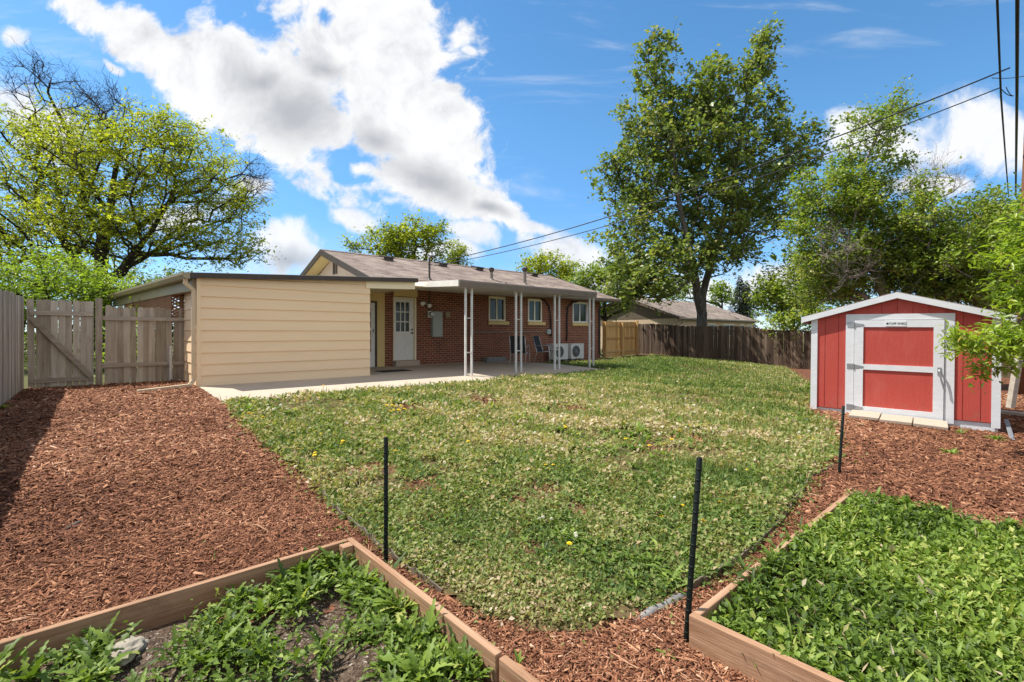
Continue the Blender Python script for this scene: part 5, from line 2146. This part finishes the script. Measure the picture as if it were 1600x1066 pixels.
# 5 the right hand thicket tree
Y = 13.0
f0 = foot(1530, Y)
make_tree('orchard_tree', 'broad leafy green tree between the shed roof and the utility pole', 'tree', f0,
          [[f0, PX(1530, 470, Y), PX(1525, 400, Y), PX(1520, 360, Y)], [PX(1530, 470, Y), PX(1480, 420, Y), PX(1450, 385, Y)]],
          [BL(1480, 400, 70, 44, Y, 100, 1.2), BL(1520, 420, 110, 60, Y + 1.3, 110, .8), BL(1530, 350, 50, 36, Y, 50, 1.0), BL(1570, 320, 36, 24, Y, 22, .7), BL(1560, 390, 55, 50, Y, 70, 1.1), BL(1440, 350, 40, 40, Y, 34, .8), BL(1447, 300, 12, 26, Y, 6, .3),
           BL(1620, 390, 50, 60, Y, 50, 1), BL(1520, 450, 90, 34, Y, 80, 1.0), BL(1560, 440, 70, 55, Y + .6, 70, .8), BL(1450, 445, 60, 40, Y + .6, 60, .8), BL(1600, 500, 60, 60, Y + 1, 60, .8)],
          M['bark_pale'], M['leaf_plum'], .15, 16, None, leaf_n=74, leaf_l=.085, leaf_w=.62, spread=.18, twig_l=.38, tint_mu=.62, tipr=.008, step=.4, tint_sd=.26)
# 6 the bushy tree left of the shed
Y = 24.0
f0 = foot(1240, Y)
make_tree('bushy_tree', 'bright green bushy tree leaning over the brown fence left of the shed', 'tree', f0,
          [[f0, PX(1240, 520, Y), PX(1235, 480, Y), PX(1225, 450, Y)], [PX(1240, 520, Y), PX(1275, 470, Y), PX(1290, 430, Y)]],
          [BL(1235, 470, 50, 34, Y, 70, 1.0), BL(1275, 455, 45, 46, Y, 70, 1.0), BL(1192, 452, 18, 20, Y, 12, .4), BL(1215, 440, 22, 16, Y, 10, .4), BL(1245, 500, 44, 20, Y - 1.0, 40, .9), BL(1250, 420, 20, 24, Y, 14, .6), BL(1310, 450, 40, 40, Y, 40, 1)],
          M['bark_grey'], M['leaf_plum'], .10, 18, None, leaf_n=58, leaf_l=.135, leaf_w=.62, spread=.28, twig_l=.55, tint_mu=.68, tipr=.008, step=.4)
# 7 the near branches with long leaves at the right edge
Y = 5.7
f0 = foot(1690, Y + .4)
make_tree('cherry_tree', 'near tree with long bright leaves hanging over the right end of the shed', 'tree', f0,
          [[f0, PX(1690, 560, Y + .3), PX(1680, 480, Y + .2), PX(1660, 400, Y)], [PX(1690, 560, Y + .3), PX(1620, 540, Y), PX(1560, 540, Y - .1), PX(1525, 540, Y - .15)],
           [PX(1680, 480, Y + .2), PX(1600, 440, Y), PX(1560, 420, Y)]],
          [BL(1528, 540, 32, 16, Y - .15, 10, .2), BL(1575, 535, 40, 24, Y - .1, 16, .25), BL(1555, 572, 24, 12, Y - .1, 6, .16), BL(1595, 470, 26, 22, Y - .05, 10, .25), BL(1605, 440, 40, 40, Y, 24, .4), BL(1590, 400, 36, 30, Y, 16, .35), BL(1610, 350, 26, 40, Y, 16, .35),
           BL(1660, 420, 60, 90, Y + .3, 40, .6), BL(1640, 540, 60, 50, Y + .2, 24, .4), BL(1505, 536, 14, 12, Y - .15, 4, .1)],
          M['bark_grey'], M['leaf_bright'], .06, 22, None, leaf_n=46, leaf_l=.085, leaf_w=.33, spread=.07, twig_l=.2, tint_mu=.52, tipr=.004, step=.18, droop=-.35, tint_sd=.24)
# 8 trees behind the brick house
Y = 42.0
f0 = foot(642, Y)
make_tree('roof_tree', 'round yellow green tree rising behind the ridge of the brick house', 'tree', f0,
          [[f0, PX(640, 460, Y), PX(642, 420, Y), PX(650, 385, Y)]],
          [BL(640, 372, 48, 30, Y, 75, 2.4), BL(600, 385, 42, 24, Y, 50, 2), BL(680, 375, 20, 26, Y, 22, 1.2), BL(553, 386, 14, 8, Y, 6, .6), BL(640, 410, 70, 20, Y, 45, 2)],
          M['bark_dark'], M['leaf_locust'], .22, 31, None, leaf_n=46, leaf_l=.22, leaf_w=.6, spread=.4, twig_l=.7, tint_mu=.42, tipr=.016)
f0 = foot(717, Y + 3)
make_tree('roof_tree', 'small slim green tree right of the round tree behind the house ridge', 'tree', f0,
          [[f0, PX(716, 450, Y + 3), PX(716, 410, Y + 3)]], [BL(717, 396, 17, 20, Y + 3, 22, 1.1), BL(712, 415, 20, 14, Y + 3, 14, 1)],
          M['bark_dark'], M['leaf_locust'], .14, 32, None, leaf_n=46, leaf_l=.2, leaf_w=.6, spread=.35, twig_l=.6, tint_mu=.4, tipr=.014)
Y = 46.0
f0 = foot(855, Y)
make_tree('roof_tree', 'yellow green tree crown showing above the right half of the house roof', 'tree', f0,
          [[f0, PX(855, 470, Y), PX(855, 440, Y)]], [BL(850, 418, 36, 20, Y, 50, 2.2), BL(890, 425, 22, 16, Y, 22, 1.4), BL(860, 445, 60, 20, Y, 40, 2)],
          M['bark_dark'], M['leaf_locust'], .2, 33, None, leaf_n=46, leaf_l=.24, leaf_w=.6, spread=.42, twig_l=.7, tint_mu=.5, tipr=.016)
Y = 33.0
f0 = foot(945, Y)
make_tree('side_tree', 'fresh green leafy tree behind the cedar gate and end of the brick house', 'tree', f0,
          [[f0, PX(945, 500, Y), PX(945, 460, Y)]],
          [BL(925, 440, 32, 22, Y, 40, 1.6), BL(970, 435, 42, 30, Y, 50, 1.8), BL(905, 455, 22, 16, Y, 18, 1.2), BL(950, 470, 42, 24, Y, 45, 1.6), BL(1010, 440, 40, 30, Y + 1, 34, 1.6)],
          M['bark_dark'], M['leaf_plum'], .16, 34, None, leaf_n=50, leaf_l=.17, leaf_w=.7, spread=.36, twig_l=.6, tint_mu=.62, tipr=.012)
Y = 56.0
f0 = foot(1128, Y)
make_tree('far_tree', 'rounded green tree beside the dark spruce beyond the neighbouring roof', 'tree', f0,
          [[f0, PX(1128, 490, Y), PX(1128, 465, Y)]], [BL(1128, 462, 20, 18, Y, 30, 1.6), BL(1205, 470, 26, 24, Y, 30, 1.6), BL(1060, 455, 40, 22, Y, 34, 2)],
          M['bark_dark'], M['leaf_plum'], .2, 35, None, leaf_n=46, leaf_l=.26, leaf_w=.7, spread=.45, twig_l=.7, tint_mu=.5, tipr=.016)


def spruce(label, u, vt, Y, wid, seed):
    R = np.random.default_rng(seed)
    f0 = foot(u, Y)
    top = at(u, vt, Y).z
    Hh = top - f0[2]
    t = thing('spruce_tree', label, 'tree', f0, 0, 'dark spruces beyond the neighbouring roof')
    m = MB()
    m.tube([(0, 0, 0), (0, 0, Hh * .6), (0, 0, Hh)], [.18, .09, .01], 8)
    m.build('trunk', M['bark_dark'], t)
    n = 5200
    z = Hh * (1 - R.random(n) ** .6 * .92)
    az = np.floor(R.uniform(0, 11, n)) * (2 * np.pi / 11) + np.floor(z / .45) * 1.1 + R.normal(0, .12, n)
    rmax = wid * (1 - z / Hh) * (.75 + .35 * np.sin(np.floor(z / .45) * 5.1 + az * 2))
    rr = rmax * R.random(n) ** .6
    P = np.stack([rr * np.cos(az), rr * np.sin(az), z - .25 * rr + R.normal(0, .05, n)], -1)
    L = R.uniform(.18, .34, n)
    kite_leaves('crown', P, L, L * .35, az + R.normal(0, .5, n), R.normal(-.25, .3, n), R.normal(0, .6, n), np.clip(R.normal(.5, .25, n), 0, 1), M['leaf_spruce'], t)


spruce('taller dark spruce with pointed top beyond the neighbouring roof', 1156, 430, 50, 2.3, 41)
spruce('shorter dark spruce just right of the taller one beyond the roof', 1167, 438, 52, 1.9, 42)

# ------------------------------------------------------------------ pole and wires
pb = foot(1596, 11.0)
t = thing('utility_pole', 'brown wooden utility pole at the right edge of the yard', 'utility pole', pb)
m = MB()
pt = at(1607, 40, 11.0)
m.tube([(0, 0, 0), (.17, 0, (pt.z - pb[2]) * .5), (.34, 0, pt.z - pb[2])], [.16, .14, .12], 14)
m.build('shaft', M['pole'], t, smooth=True)
m = MB()
m.tube([(.1, -.1, at(0, 115, 11).z - pb[2]), (.3, -.05, at(0, 115, 11).z - pb[2])], .04, 8)
m.build('insulator', M['black'], t)


def cable(name, label, pts, r, sag=0.0, group=None):
    P = []
    for i in range(len(pts) - 1):
        a, b = Vector(pts[i]), Vector(pts[i + 1])
        for k in range(24):
            f = k / 24
            P.append(a.lerp(b, f) + Vector((0, 0, -sag * 4 * f * (1 - f))))
    P.append(Vector(pts[-1]))
    m = MB()
    m.tube(P, r, 6)
    o = m.build(name, M['black'], None, smooth=True)
    return tag(o, label, 'cable', group)


# two trunk lines over the yard, running past the pole
wA = [at(1556, -60, 6.5), at(1564, 150, 9.6), at(1576, 308, 17)]
wB = [at(1590, -60, 6.5), at(1589, 150, 9.6), at(1587, 306, 17)]
cable('power_line', 'thinner left one of two overhead lines crossing the top right sky', wA, .017, .03, 'overhead lines at the right edge')
cable('power_line', 'thicker right one of two overhead lines crossing the top right sky', wB, .026, .03, 'overhead lines at the right edge')
j1, j2 = at(1578, 106, 9.4), at(1563, 137, 9.5)
cable('service_wire', 'upper service wire sloping from the overhead lines down to the brick house', [j1, MAST_TOP], .014, .38, 'service wires to the brick house')
cable('service_wire', 'lower service wire sloping from the overhead lines down to the brick house', [j2, MAST_TOP - Vector((0, 0, .10))], .011, .42, 'service wires to the brick house')
cable('wire_loop', 'short slack loop of wire joining the two overhead lines at the splice', [j2, at(1584, 150, 9.5), at(1572, 136, 9.5)], .008, .05)
cable('cross_wire', 'short wire from the splice out to the utility pole', [at(1550, 122, 9.5), at(1605, 118, 11)], .008, .03)

# ------------------------------------------------------------------ weeds in the beds, small plants, dandelions
def weed_leaves(name, base, L, W, az, elev, curl, tint, mat, parent=None, lobes=.55, nseg=11):
    """long toothed leaves, folded along the midrib and bent over; one mesh"""
    n = len(base)
    t = np.linspace(0, 1, nseg + 1)
    prof = np.sin(np.pi * np.clip(t * .92 + .04, 0, 1) ** .75) ** .8
    prof[0] = .16
    prof[-1] = 0.04
    tooth = 1 - lobes * (np.arange(nseg + 1) % 2)
    tooth[0] = tooth[-1] = 1
    wid = prof * tooth
    ang = elev[:, None] - curl[:, None] * t[None, :]
    ds = L[:, None] / nseg
    rad = np.concatenate([np.zeros((n, 1)), np.cumsum(np.cos(ang[:, :-1]) * ds, 1)], 1)
    hei = np.concatenate([np.zeros((n, 1)), np.cumsum(np.sin(ang[:, :-1]) * ds, 1)], 1)
    ca, sa = np.cos(az)[:, None], np.sin(az)[:, None]
    ctr = np.stack([base[:, 0:1] + rad * ca, base[:, 1:2] + rad * sa, base[:, 2:3] + hei], -1)
    side = np.stack([-sa, ca, np.zeros_like(ca)], -1)
    up = np.stack([-np.sin(ang) * ca, -np.sin(ang) * sa, np.cos(ang)], -1)
    hw = (W[:, None] * wid[None, :] * .5)[..., None]
    jit_ = rng.normal(0, .10, (n, nseg + 1, 1)) * hw
    lft = ctr + side * hw + up * (hw * .35 + jit_)
    rgt = ctr - side * hw + up * (hw * .35 - jit_)
    co = np.stack([lft, ctr, rgt], 2).reshape(-1, 3)
    k = np.arange(nseg)[:, None] * 3
    f = np.concatenate([k + [[0, 1, 4, 3]], k + [[1, 2, 5, 4]]], 0)
    q = (np.arange(n)[:, None, None] * (nseg + 1) * 3 + f[None]).reshape(-1, 4)
    return mesh_np(name, co, q, mat, parent, np.repeat(tint, 2 * nseg), smooth=True)


def rosettes(cx, cy, cz, size, per, seed, tall=0.0):
    R = np.random.default_rng(seed)
    n = len(cx)
    k = R.poisson(per, n) + 3
    i = np.repeat(np.arange(n), k)
    m = len(i)
    az = R.uniform(0, 2 * np.pi, m)
    L = size[i] * R.uniform(.55, 1.15, m)
    W = L * R.uniform(.20, .34, m)
    el = R.uniform(.35, 1.35, m)
    cu = R.uniform(.3, 1.5, m)
    base = np.stack([cx[i] + np.cos(az) * .01, cy[i] + np.sin(az) * .01, cz[i] + R.uniform(0, tall + 1e-4, m)], -1)
    return base, L, W, az, el, cu, i


def bed_local(a, b, corner, s1):
    return corner.x + s1 * a * E1.x - b * E2.x, corner.y + s1 * a * E1.y - b * E2.y


# right bed: closed cover
R_ = np.random.default_rng(77)
na = 3300
a = R_.uniform(.03, 2.40, na)
b = R_.uniform(.03, 2.5, na)
x, y = bed_local(a, b, R0, 1)
ok = (y > .55) & (x < y * 1.3 + .6)
gapn = rnd_noise(x, y, 4.0, 61)
ok &= ~((gapn > .86) & (R_.random(na) < .85))
x, y = x[ok], y[ok]
e_a = np.concatenate([R_.uniform(.1, 1.5, 44), R_.normal(2.40, .025, 90), R_.uniform(.0, .08, 6)])
e_b = np.concatenate([R_.normal(.03, .025, 44), R_.uniform(.0, 1.9, 90), R_.uniform(.02, .10, 6)])
ex, ey = bed_local(e_a, e_b, R0, 1)
ek = rnd_noise(ex, ey, 3.0, 91) > .35
zb0 = np.concatenate([np.full(len(x), BED_Z - .10), np.full(int(ek.sum()), BED_Z - .05)])
x, y = np.concatenate([x, ex[ek]]), np.concatenate([y, ey[ek]])
hgt = rnd_noise(x, y, 2.4, 62)
base, L, W, az, el, cu, i = rosettes(x, y, zb0, .058 + .040 * hgt, 7, 5, .06)
pt_ = rnd_noise(base[:, 0], base[:, 1], 3.0, 63)
tint = np.clip(R_.normal(.42, .24, len(L)) + (pt_ - .5) * .5, 0, 1)
sp = (rnd_noise(x, y, 2.0, 95) + .35 * R_.normal(size=len(x)))[i]
kind_ = np.where(sp > .62, 1, np.where(sp < .16, 2, 0))
for kk_, lb_, wf, lf in ((0, .5, 1.0, 1.0), (1, .12, 1.7, .66), (2, .2, .55, 1.15)):
    q_ = kind_ == kk_
    tt_ = np.clip(tint[q_] + (.12 if kk_ == 1 else -.05 if kk_ == 2 else 0) + .45 * (R_.random(int(q_.sum())) < .03), 0, 1)
    tag(weed_leaves('bed_weeds', base[q_], L[q_] * lf, W[q_] * wf * lf, az[q_], el[q_], cu[q_], tt_, M['weed_leaf'], lobes=lb_, nseg=11 if kk_ == 0 else 6), kind='stuff')
# small leaves between
n = 26000
a = R_.uniform(.02, 2.42, n)
b = R_.uniform(.02, 2.5, n)
x, y = bed_local(a, b, R0, 1)
ok = (y > .55) & (x < y * 1.3 + .6)
x, y = x[ok], y[ok]
n = len(x)
z = BED_Z - .09 + R_.uniform(.01, .10, n) * (.5 + rnd_noise(x, y, 2.4, 62))
L = R_.uniform(.02, .05, n)
tag(kite_leaves('bed_ground_cover', np.stack([x, y, z], -1), L, L * R_.uniform(.4, .75, n), R_.uniform(0, 6.3, n), R_.normal(.3, .5, n), R_.normal(0, .5, n), np.clip(R_.normal(.5, .25, n) + (rnd_noise(x, y, 3.0, 63) - .5) * .4, 0, 1), M['weed_leaf']), kind='stuff')

n = 340
a = R_.uniform(.05, 2.4, n)
b = R_.uniform(.05, 2.4, n)
x, y = bed_local(a, b, R0, 1)
ok = (y > .55) & (x < y * 1.3 + .6)
x, y = x[ok], y[ok]
n = len(x)
stalk = np.stack([x, y, np.full(n, BED_Z - .03)], -1)
tag(weed_leaves('bed_stalks', stalk, R_.uniform(.06, .13, n), R_.uniform(.008, .016, n), R_.uniform(0, 6.3, n), R_.uniform(1.0, 1.5, n), R_.uniform(0, .9, n), np.clip(R_.normal(.75, .2, n), 0, 1), M['weed_leaf'], lobes=.3, nseg=6), kind='stuff')
n = 500
a = R_.uniform(.05, 2.4, n)
b = R_.uniform(.05, 2.4, n)
x, y = bed_local(a, b, R0, 1)
L = R_.uniform(.03, .08, n)
tag(kite_leaves('dry_leaves', np.stack([x, y, BED_Z - .07 + R_.uniform(0, .06, n)], -1), L, L * R_.uniform(.15, .5, n), R_.uniform(0, 6.3, n), R_.normal(.2, .5, n), R_.normal(0, .6, n), R_.uniform(.6, 1, n), M['lawn_leaf']), kind='stuff')

# left bed: clumps with bare soil between, places read from the photograph
clumps = [(60, 1010, .13, 8), (120, 985, .16, 9), (165, 975, .13, 6), (40, 1045, .15, 10), (120, 1040, .13, 10), (150, 1062, .13, 8), (5, 1000, .14, 5), 
          (330, 930, .07, 8), (360, 950, .09, 12), (330, 980, .08, 10), (300, 945, .06, 5), (400, 905, .10, 14), (440, 890, .11, 16), (480, 885, .11, 16), (520, 880, .10, 14), (430, 930, .10, 14), (500, 925, .11, 16),
          (560, 915, .11, 14), (600, 925, .10, 10), (380, 985, .10, 12), (345, 1020, .11, 12), (400, 1010, .10, 8), (300, 1030, .08, 8), (420, 1045, .12, 10), (330, 1055, .10, 8), (540, 1000, .09, 8), (520, 1030, .09, 6),
          (620, 950, .10, 8), (640, 985, .10, 8), (680, 1000, .11, 12), (640, 1030, .10, 12), (700, 1030, .11, 14), (740, 1045, .11, 14), (660, 1058, .10, 10), (770, 1058, .10, 10), (600, 1050, .09, 5), (580, 965, .07, 5),
          (460, 960, .07, 6), (500, 1010, .05, 3), (450, 1000, .04, 2), (270, 1050, .05, 3), (560, 940, .09, 8), (470, 905, .11, 12), (280, 985, .05, 2), (395, 880, .10, 8), (360, 910, .08, 6), (105, 985, .21, 4), (168, 968, .20, 4), (20, 1010, .2, 4), (652, 948, .15, 5), (705, 1000, .15, 5), (760, 1050, .15, 6), (430, 893, .15, 5), (500, 880, .15, 5), (535, 882, .14, 4), (600, 905, .14, 4)]
cx, cy, sz = [], [], []
for u, v, s, k in clumps:
    c = bed_pt(u, v)
    for _ in range(max(1, int(k * .62))):
        q = c + Vector((R_.normal(0, s * .55), R_.normal(0, s * .55), 0))
        if in_bed(np.array([q.x]), np.array([q.y]), K1, -2.56, 2.45, -.03)[0]:
            cx.append(q.x); cy.append(q.y); sz.append(s * R_.uniform(.6, 1.05))
# farther along the bed, out of the picture
for _ in range(90):
    a, b = R_.uniform(.05, 2.5), R_.uniform(1.6, 2.4)
    x_, y_ = bed_local(a, b, K1, -1)
    cx.append(x_); cy.append(y_); sz.append(R_.uniform(.06, .12))
cx, cy, sz = map(np.array, (cx, cy, sz))
base, L, W, az, el, cu, i = rosettes(cx, cy, np.full(len(cx), BED_Z - .115), sz * 1.25, 6, 6, .03)
tint = np.clip(R_.normal(.42, .2, len(L)) + R_.normal(0, .12, len(cx))[i], 0, 1)
tag(weed_leaves('bed_weeds', base, L, W, az, el, cu, tint, M['weed_leaf'], lobes=.62), kind='stuff')
n = 3600
j = R_.integers(0, len(cx), n)
x = cx[j] + R_.normal(0, .05, n)
y = cy[j] + R_.normal(0, .05, n)
ok = in_bed(x, y, K1, -2.57, 2.46, -.02)
x, y = x[ok], y[ok]
n = len(x)
L = R_.uniform(.015, .04, n)
tag(kite_leaves('bed_ground_cover', np.stack([x, y, BED_Z - .10 + R_.uniform(.0, .06, n)], -1), L, L * R_.uniform(.4, .75, n), R_.uniform(0, 6.3, n), R_.normal(.3, .5, n), R_.normal(0, .5, n), np.clip(R_.normal(.45, .22, n), 0, 1), M['weed_leaf']), kind='stuff')


k_ = ~in_slab(LAWN_WEEDS[:, 0], LAWN_WEEDS[:, 1], .03) & ~in_shed(LAWN_WEEDS[:, 0], LAWN_WEEDS[:, 1], .02)
cx, cy = LAWN_WEEDS[k_, 0], LAWN_WEEDS[k_, 1]
rr_ = np.hypot(cx, cy)
base, L, W, az, el, cu, i = rosettes(cx, cy, G(cx, cy) + .012, R_.uniform(.04, .10, len(cx)) * np.clip(rr_ / 4, 1, 2), 7, 8, .03)
tint = np.clip(R_.normal(.45, .18, len(L)) + R_.normal(0, .16, len(cx))[i], 0, 1)
tag(weed_leaves('lawn_weeds', base, L, W, az, el * .75, cu, tint, M['weed_leaf'], lobes=.5, nseg=7), kind='stuff')


def small_weed(name, label, cat, p, size, k, seed, mat='weed_leaf', grp=None, lobes=.35):
    R = np.random.default_rng(seed)
    m = k
    az = R.uniform(0, 6.3, m)
    L = size * R.uniform(.5, 1.15, m)
    base = np.stack([np.cos(az) * size * .08, np.sin(az) * size * .08, np.zeros(m)], -1)
    o = weed_leaves(name, base, L, L * R.uniform(.22, .38, m), az, R.uniform(.3, 1.3, m), R.uniform(.3, 1.4, m), np.clip(R.normal(.55, .2, m), 0, 1), M[mat], lobes=lobes)
    o.location = p
    return tag(o, label, cat, grp)


for (u, v, s, k, lab) in ((1043, 1028, .05, 9, 'small grey green weed in the mulch left of the leaning stake'), (1094, 1010, .06, 6, 'small upright weed at the foot of the leaning stake'),
                          (1486, 712, .13, 30, 'low spreading weed patch in the mulch before the shed'), (184, 653, .05, 9, 'tiny weed alone in the mulch near the cream carport'), (215, 717, .04, 8, 'tiny weed in the middle of the left mulch'),
                          (1500, 680, .12, 22, 'weed at the white base of the shed'), (1278, 640, .14, 26, 'weed tuft at the left corner of the shed'), (140, 595, .16, 26, 'green weed tuft under the diagonal gate brace'),
                          (8, 640, .15, 16, 'green weed tuft at the foot of the left fence'), (1555, 690, .15, 30, 'shaded weed tuft at the right corner of the shed'), (810, 1040, .05, 7, 'pale weed sprout beside the left bed board'), (1325, 640, .12, 20, 'weed runner under the shed door hinge side'),
                          (1160, 975, .10, 14, 'leafy weed spilling over the front board of the right bed')):
    p = gp(u, v)
    small_weed('weed', lab, 'weed', p + Vector((0, 0, .004)), s, k, int(u))

# dandelions
fl = MB()
for rr, zz_, nn in ((.016, .0, 18), (.011, .004, 14), (.006, .007, 9)):
    for i in range(nn):
        q = 2 * math.pi * i / nn + rr * 50
        c, s = math.cos(q), math.sin(q)
        fl.add([(0, 0, zz_), (rr * c - .0026 * s, rr * s + .0026 * c, zz_ + .003), (rr * 1.15 * c, rr * 1.15 * s, zz_ + .002), (rr * c + .0026 * s, rr * s - .0026 * c, zz_ + .003)], [(0, 1, 2, 3)])
dand = thing('dandelion', 'yellow dandelion blooming low in the lawn', 'flower', (0, 0, 0), 0, 'yellow dandelions in the lawn')
o = fl.build('flower_head', M['petal'], dand)
o.location = (0, 0, .062)
m = MB()
m.tube([(0.004, 0, 0), (0, .003, .03), (0, 0, .06)], .0016, 5)
m.build('stem', M['weed_leaf'], dand)
puff_t = thing('dandelion_clock', 'round white dandelion seed head standing in the lawn', 'flower', (0, 0, 0), 0, 'white dandelion seed heads in the lawn')
pm = MB()
for i in range(150):
    zc = 1 - 2 * (i + .5) / 150
    q = i * 2.39996
    rr = math.sqrt(1 - zc * zc)
    d = Vector((rr * math.cos(q), rr * math.sin(q), zc))
    s = d.orthogonal().normalized()
    e = d.cross(s)
    c = d * .017
    pm.add([c + s * .0032, c + e * .0032 + d * .001, c - s * .0032, c - e * .0032 + d * .001], [(0, 1, 2, 3)])
    pm.add([d * .002, d * .017, d * .017 + s * .0006], [(0, 1, 2)])
o = pm.build('seed_head', M['seed'], puff_t)
o.location = (0, 0, .085)
m = MB()
m.tube([(0.004, 0, 0), (0, .003, .04), (0, 0, .083)], .0015, 5)
m.build('stem', M['weed_leaf'], puff_t)
YEL = [(888, 867), (858, 742), (865, 738), (853, 736), (1016, 708), (1038, 704), (1049, 699), (1168, 744), (1066, 801), (1126, 797), (1096, 827), (1036, 819), (976, 669), (978, 698), (500, 688), (493, 722), (534, 702), (618, 713), (733, 700),
       (604, 645), (612, 643), (618, 646), (625, 644), (608, 652), (615, 650), (622, 651), (630, 648), (388, 658), (396, 656), (380, 661), (412, 662), (505, 612), (1250, 695), (909, 634), (882, 675), (904, 688), (884, 680), (617, 715), (495, 720), (536, 700), (1062, 684), (1270, 697)]
PUF = [(848, 823), (864, 823), (900, 851), (902, 848), (1000, 706), (1152, 747), (1055, 791), (842, 824), (1250, 700), (1248, 688), (1275, 680), (430, 650), (440, 645), (420, 648), (372, 642), (445, 655), (366, 646), (1085, 655), (835, 690), (1032, 690), (1262, 684), (450, 648), (408, 640), (378, 652), (1075, 600), (1060, 604), (832, 612)]
for lst, proto in ((YEL, dand), (PUF, puff_t)):
    for i, (u, v) in enumerate(lst):
        p = gp(u, v)
        o = proto if i == 0 else copy_tree(proto)
        s = random.uniform(.75, 1.05) * min(1.8, max(1.0, p.y / 4.0)) * (1.0 if proto is dand else .8)
        o.location = p + Vector((0, 0, .012))
        o.scale = (s, s, s * random.uniform(.7, 1.0))
        o.rotation_euler = (random.uniform(-.25, .25), random.uniform(-.25, .25), random.uniform(0, 6))

# loose sticks on the mulch
for k, (u, v, u2, v2, w_, lab) in enumerate(((100, 833, 132, 816, .022, 'long dark bark stick lying on the left mulch'), (52, 648, 58, 642, .02, 'pale split stick in the shaded mulch by the left fence'), (2, 722, 38, 727, .012, 'thin pale stick across the shaded mulch'),
                                            (112, 778, 140, 781, .018, 'pale wood chip stick left of the long bark stick'), (392, 823, 420, 834, .012, 'slim stick beside the left bed corner in the mulch'))):
    p, q = gp(u, v), gp(u2, v2)
    m = MB()
    d = (q - p)
    m.tube([Vector((0, 0, .018)), d * .35 + Vector((.004, .006, .024)), d * .7 + Vector((-.003, .004, .02)), d + Vector((0, 0, .016))], [w_ * .35, w_ * .5, w_ * .45, w_ * .2], 6)
    o = m.build('stick', M['bed_board'] if k else M['bark_grey'], None)
    o.location = p
    tag(o, lab, 'stick')
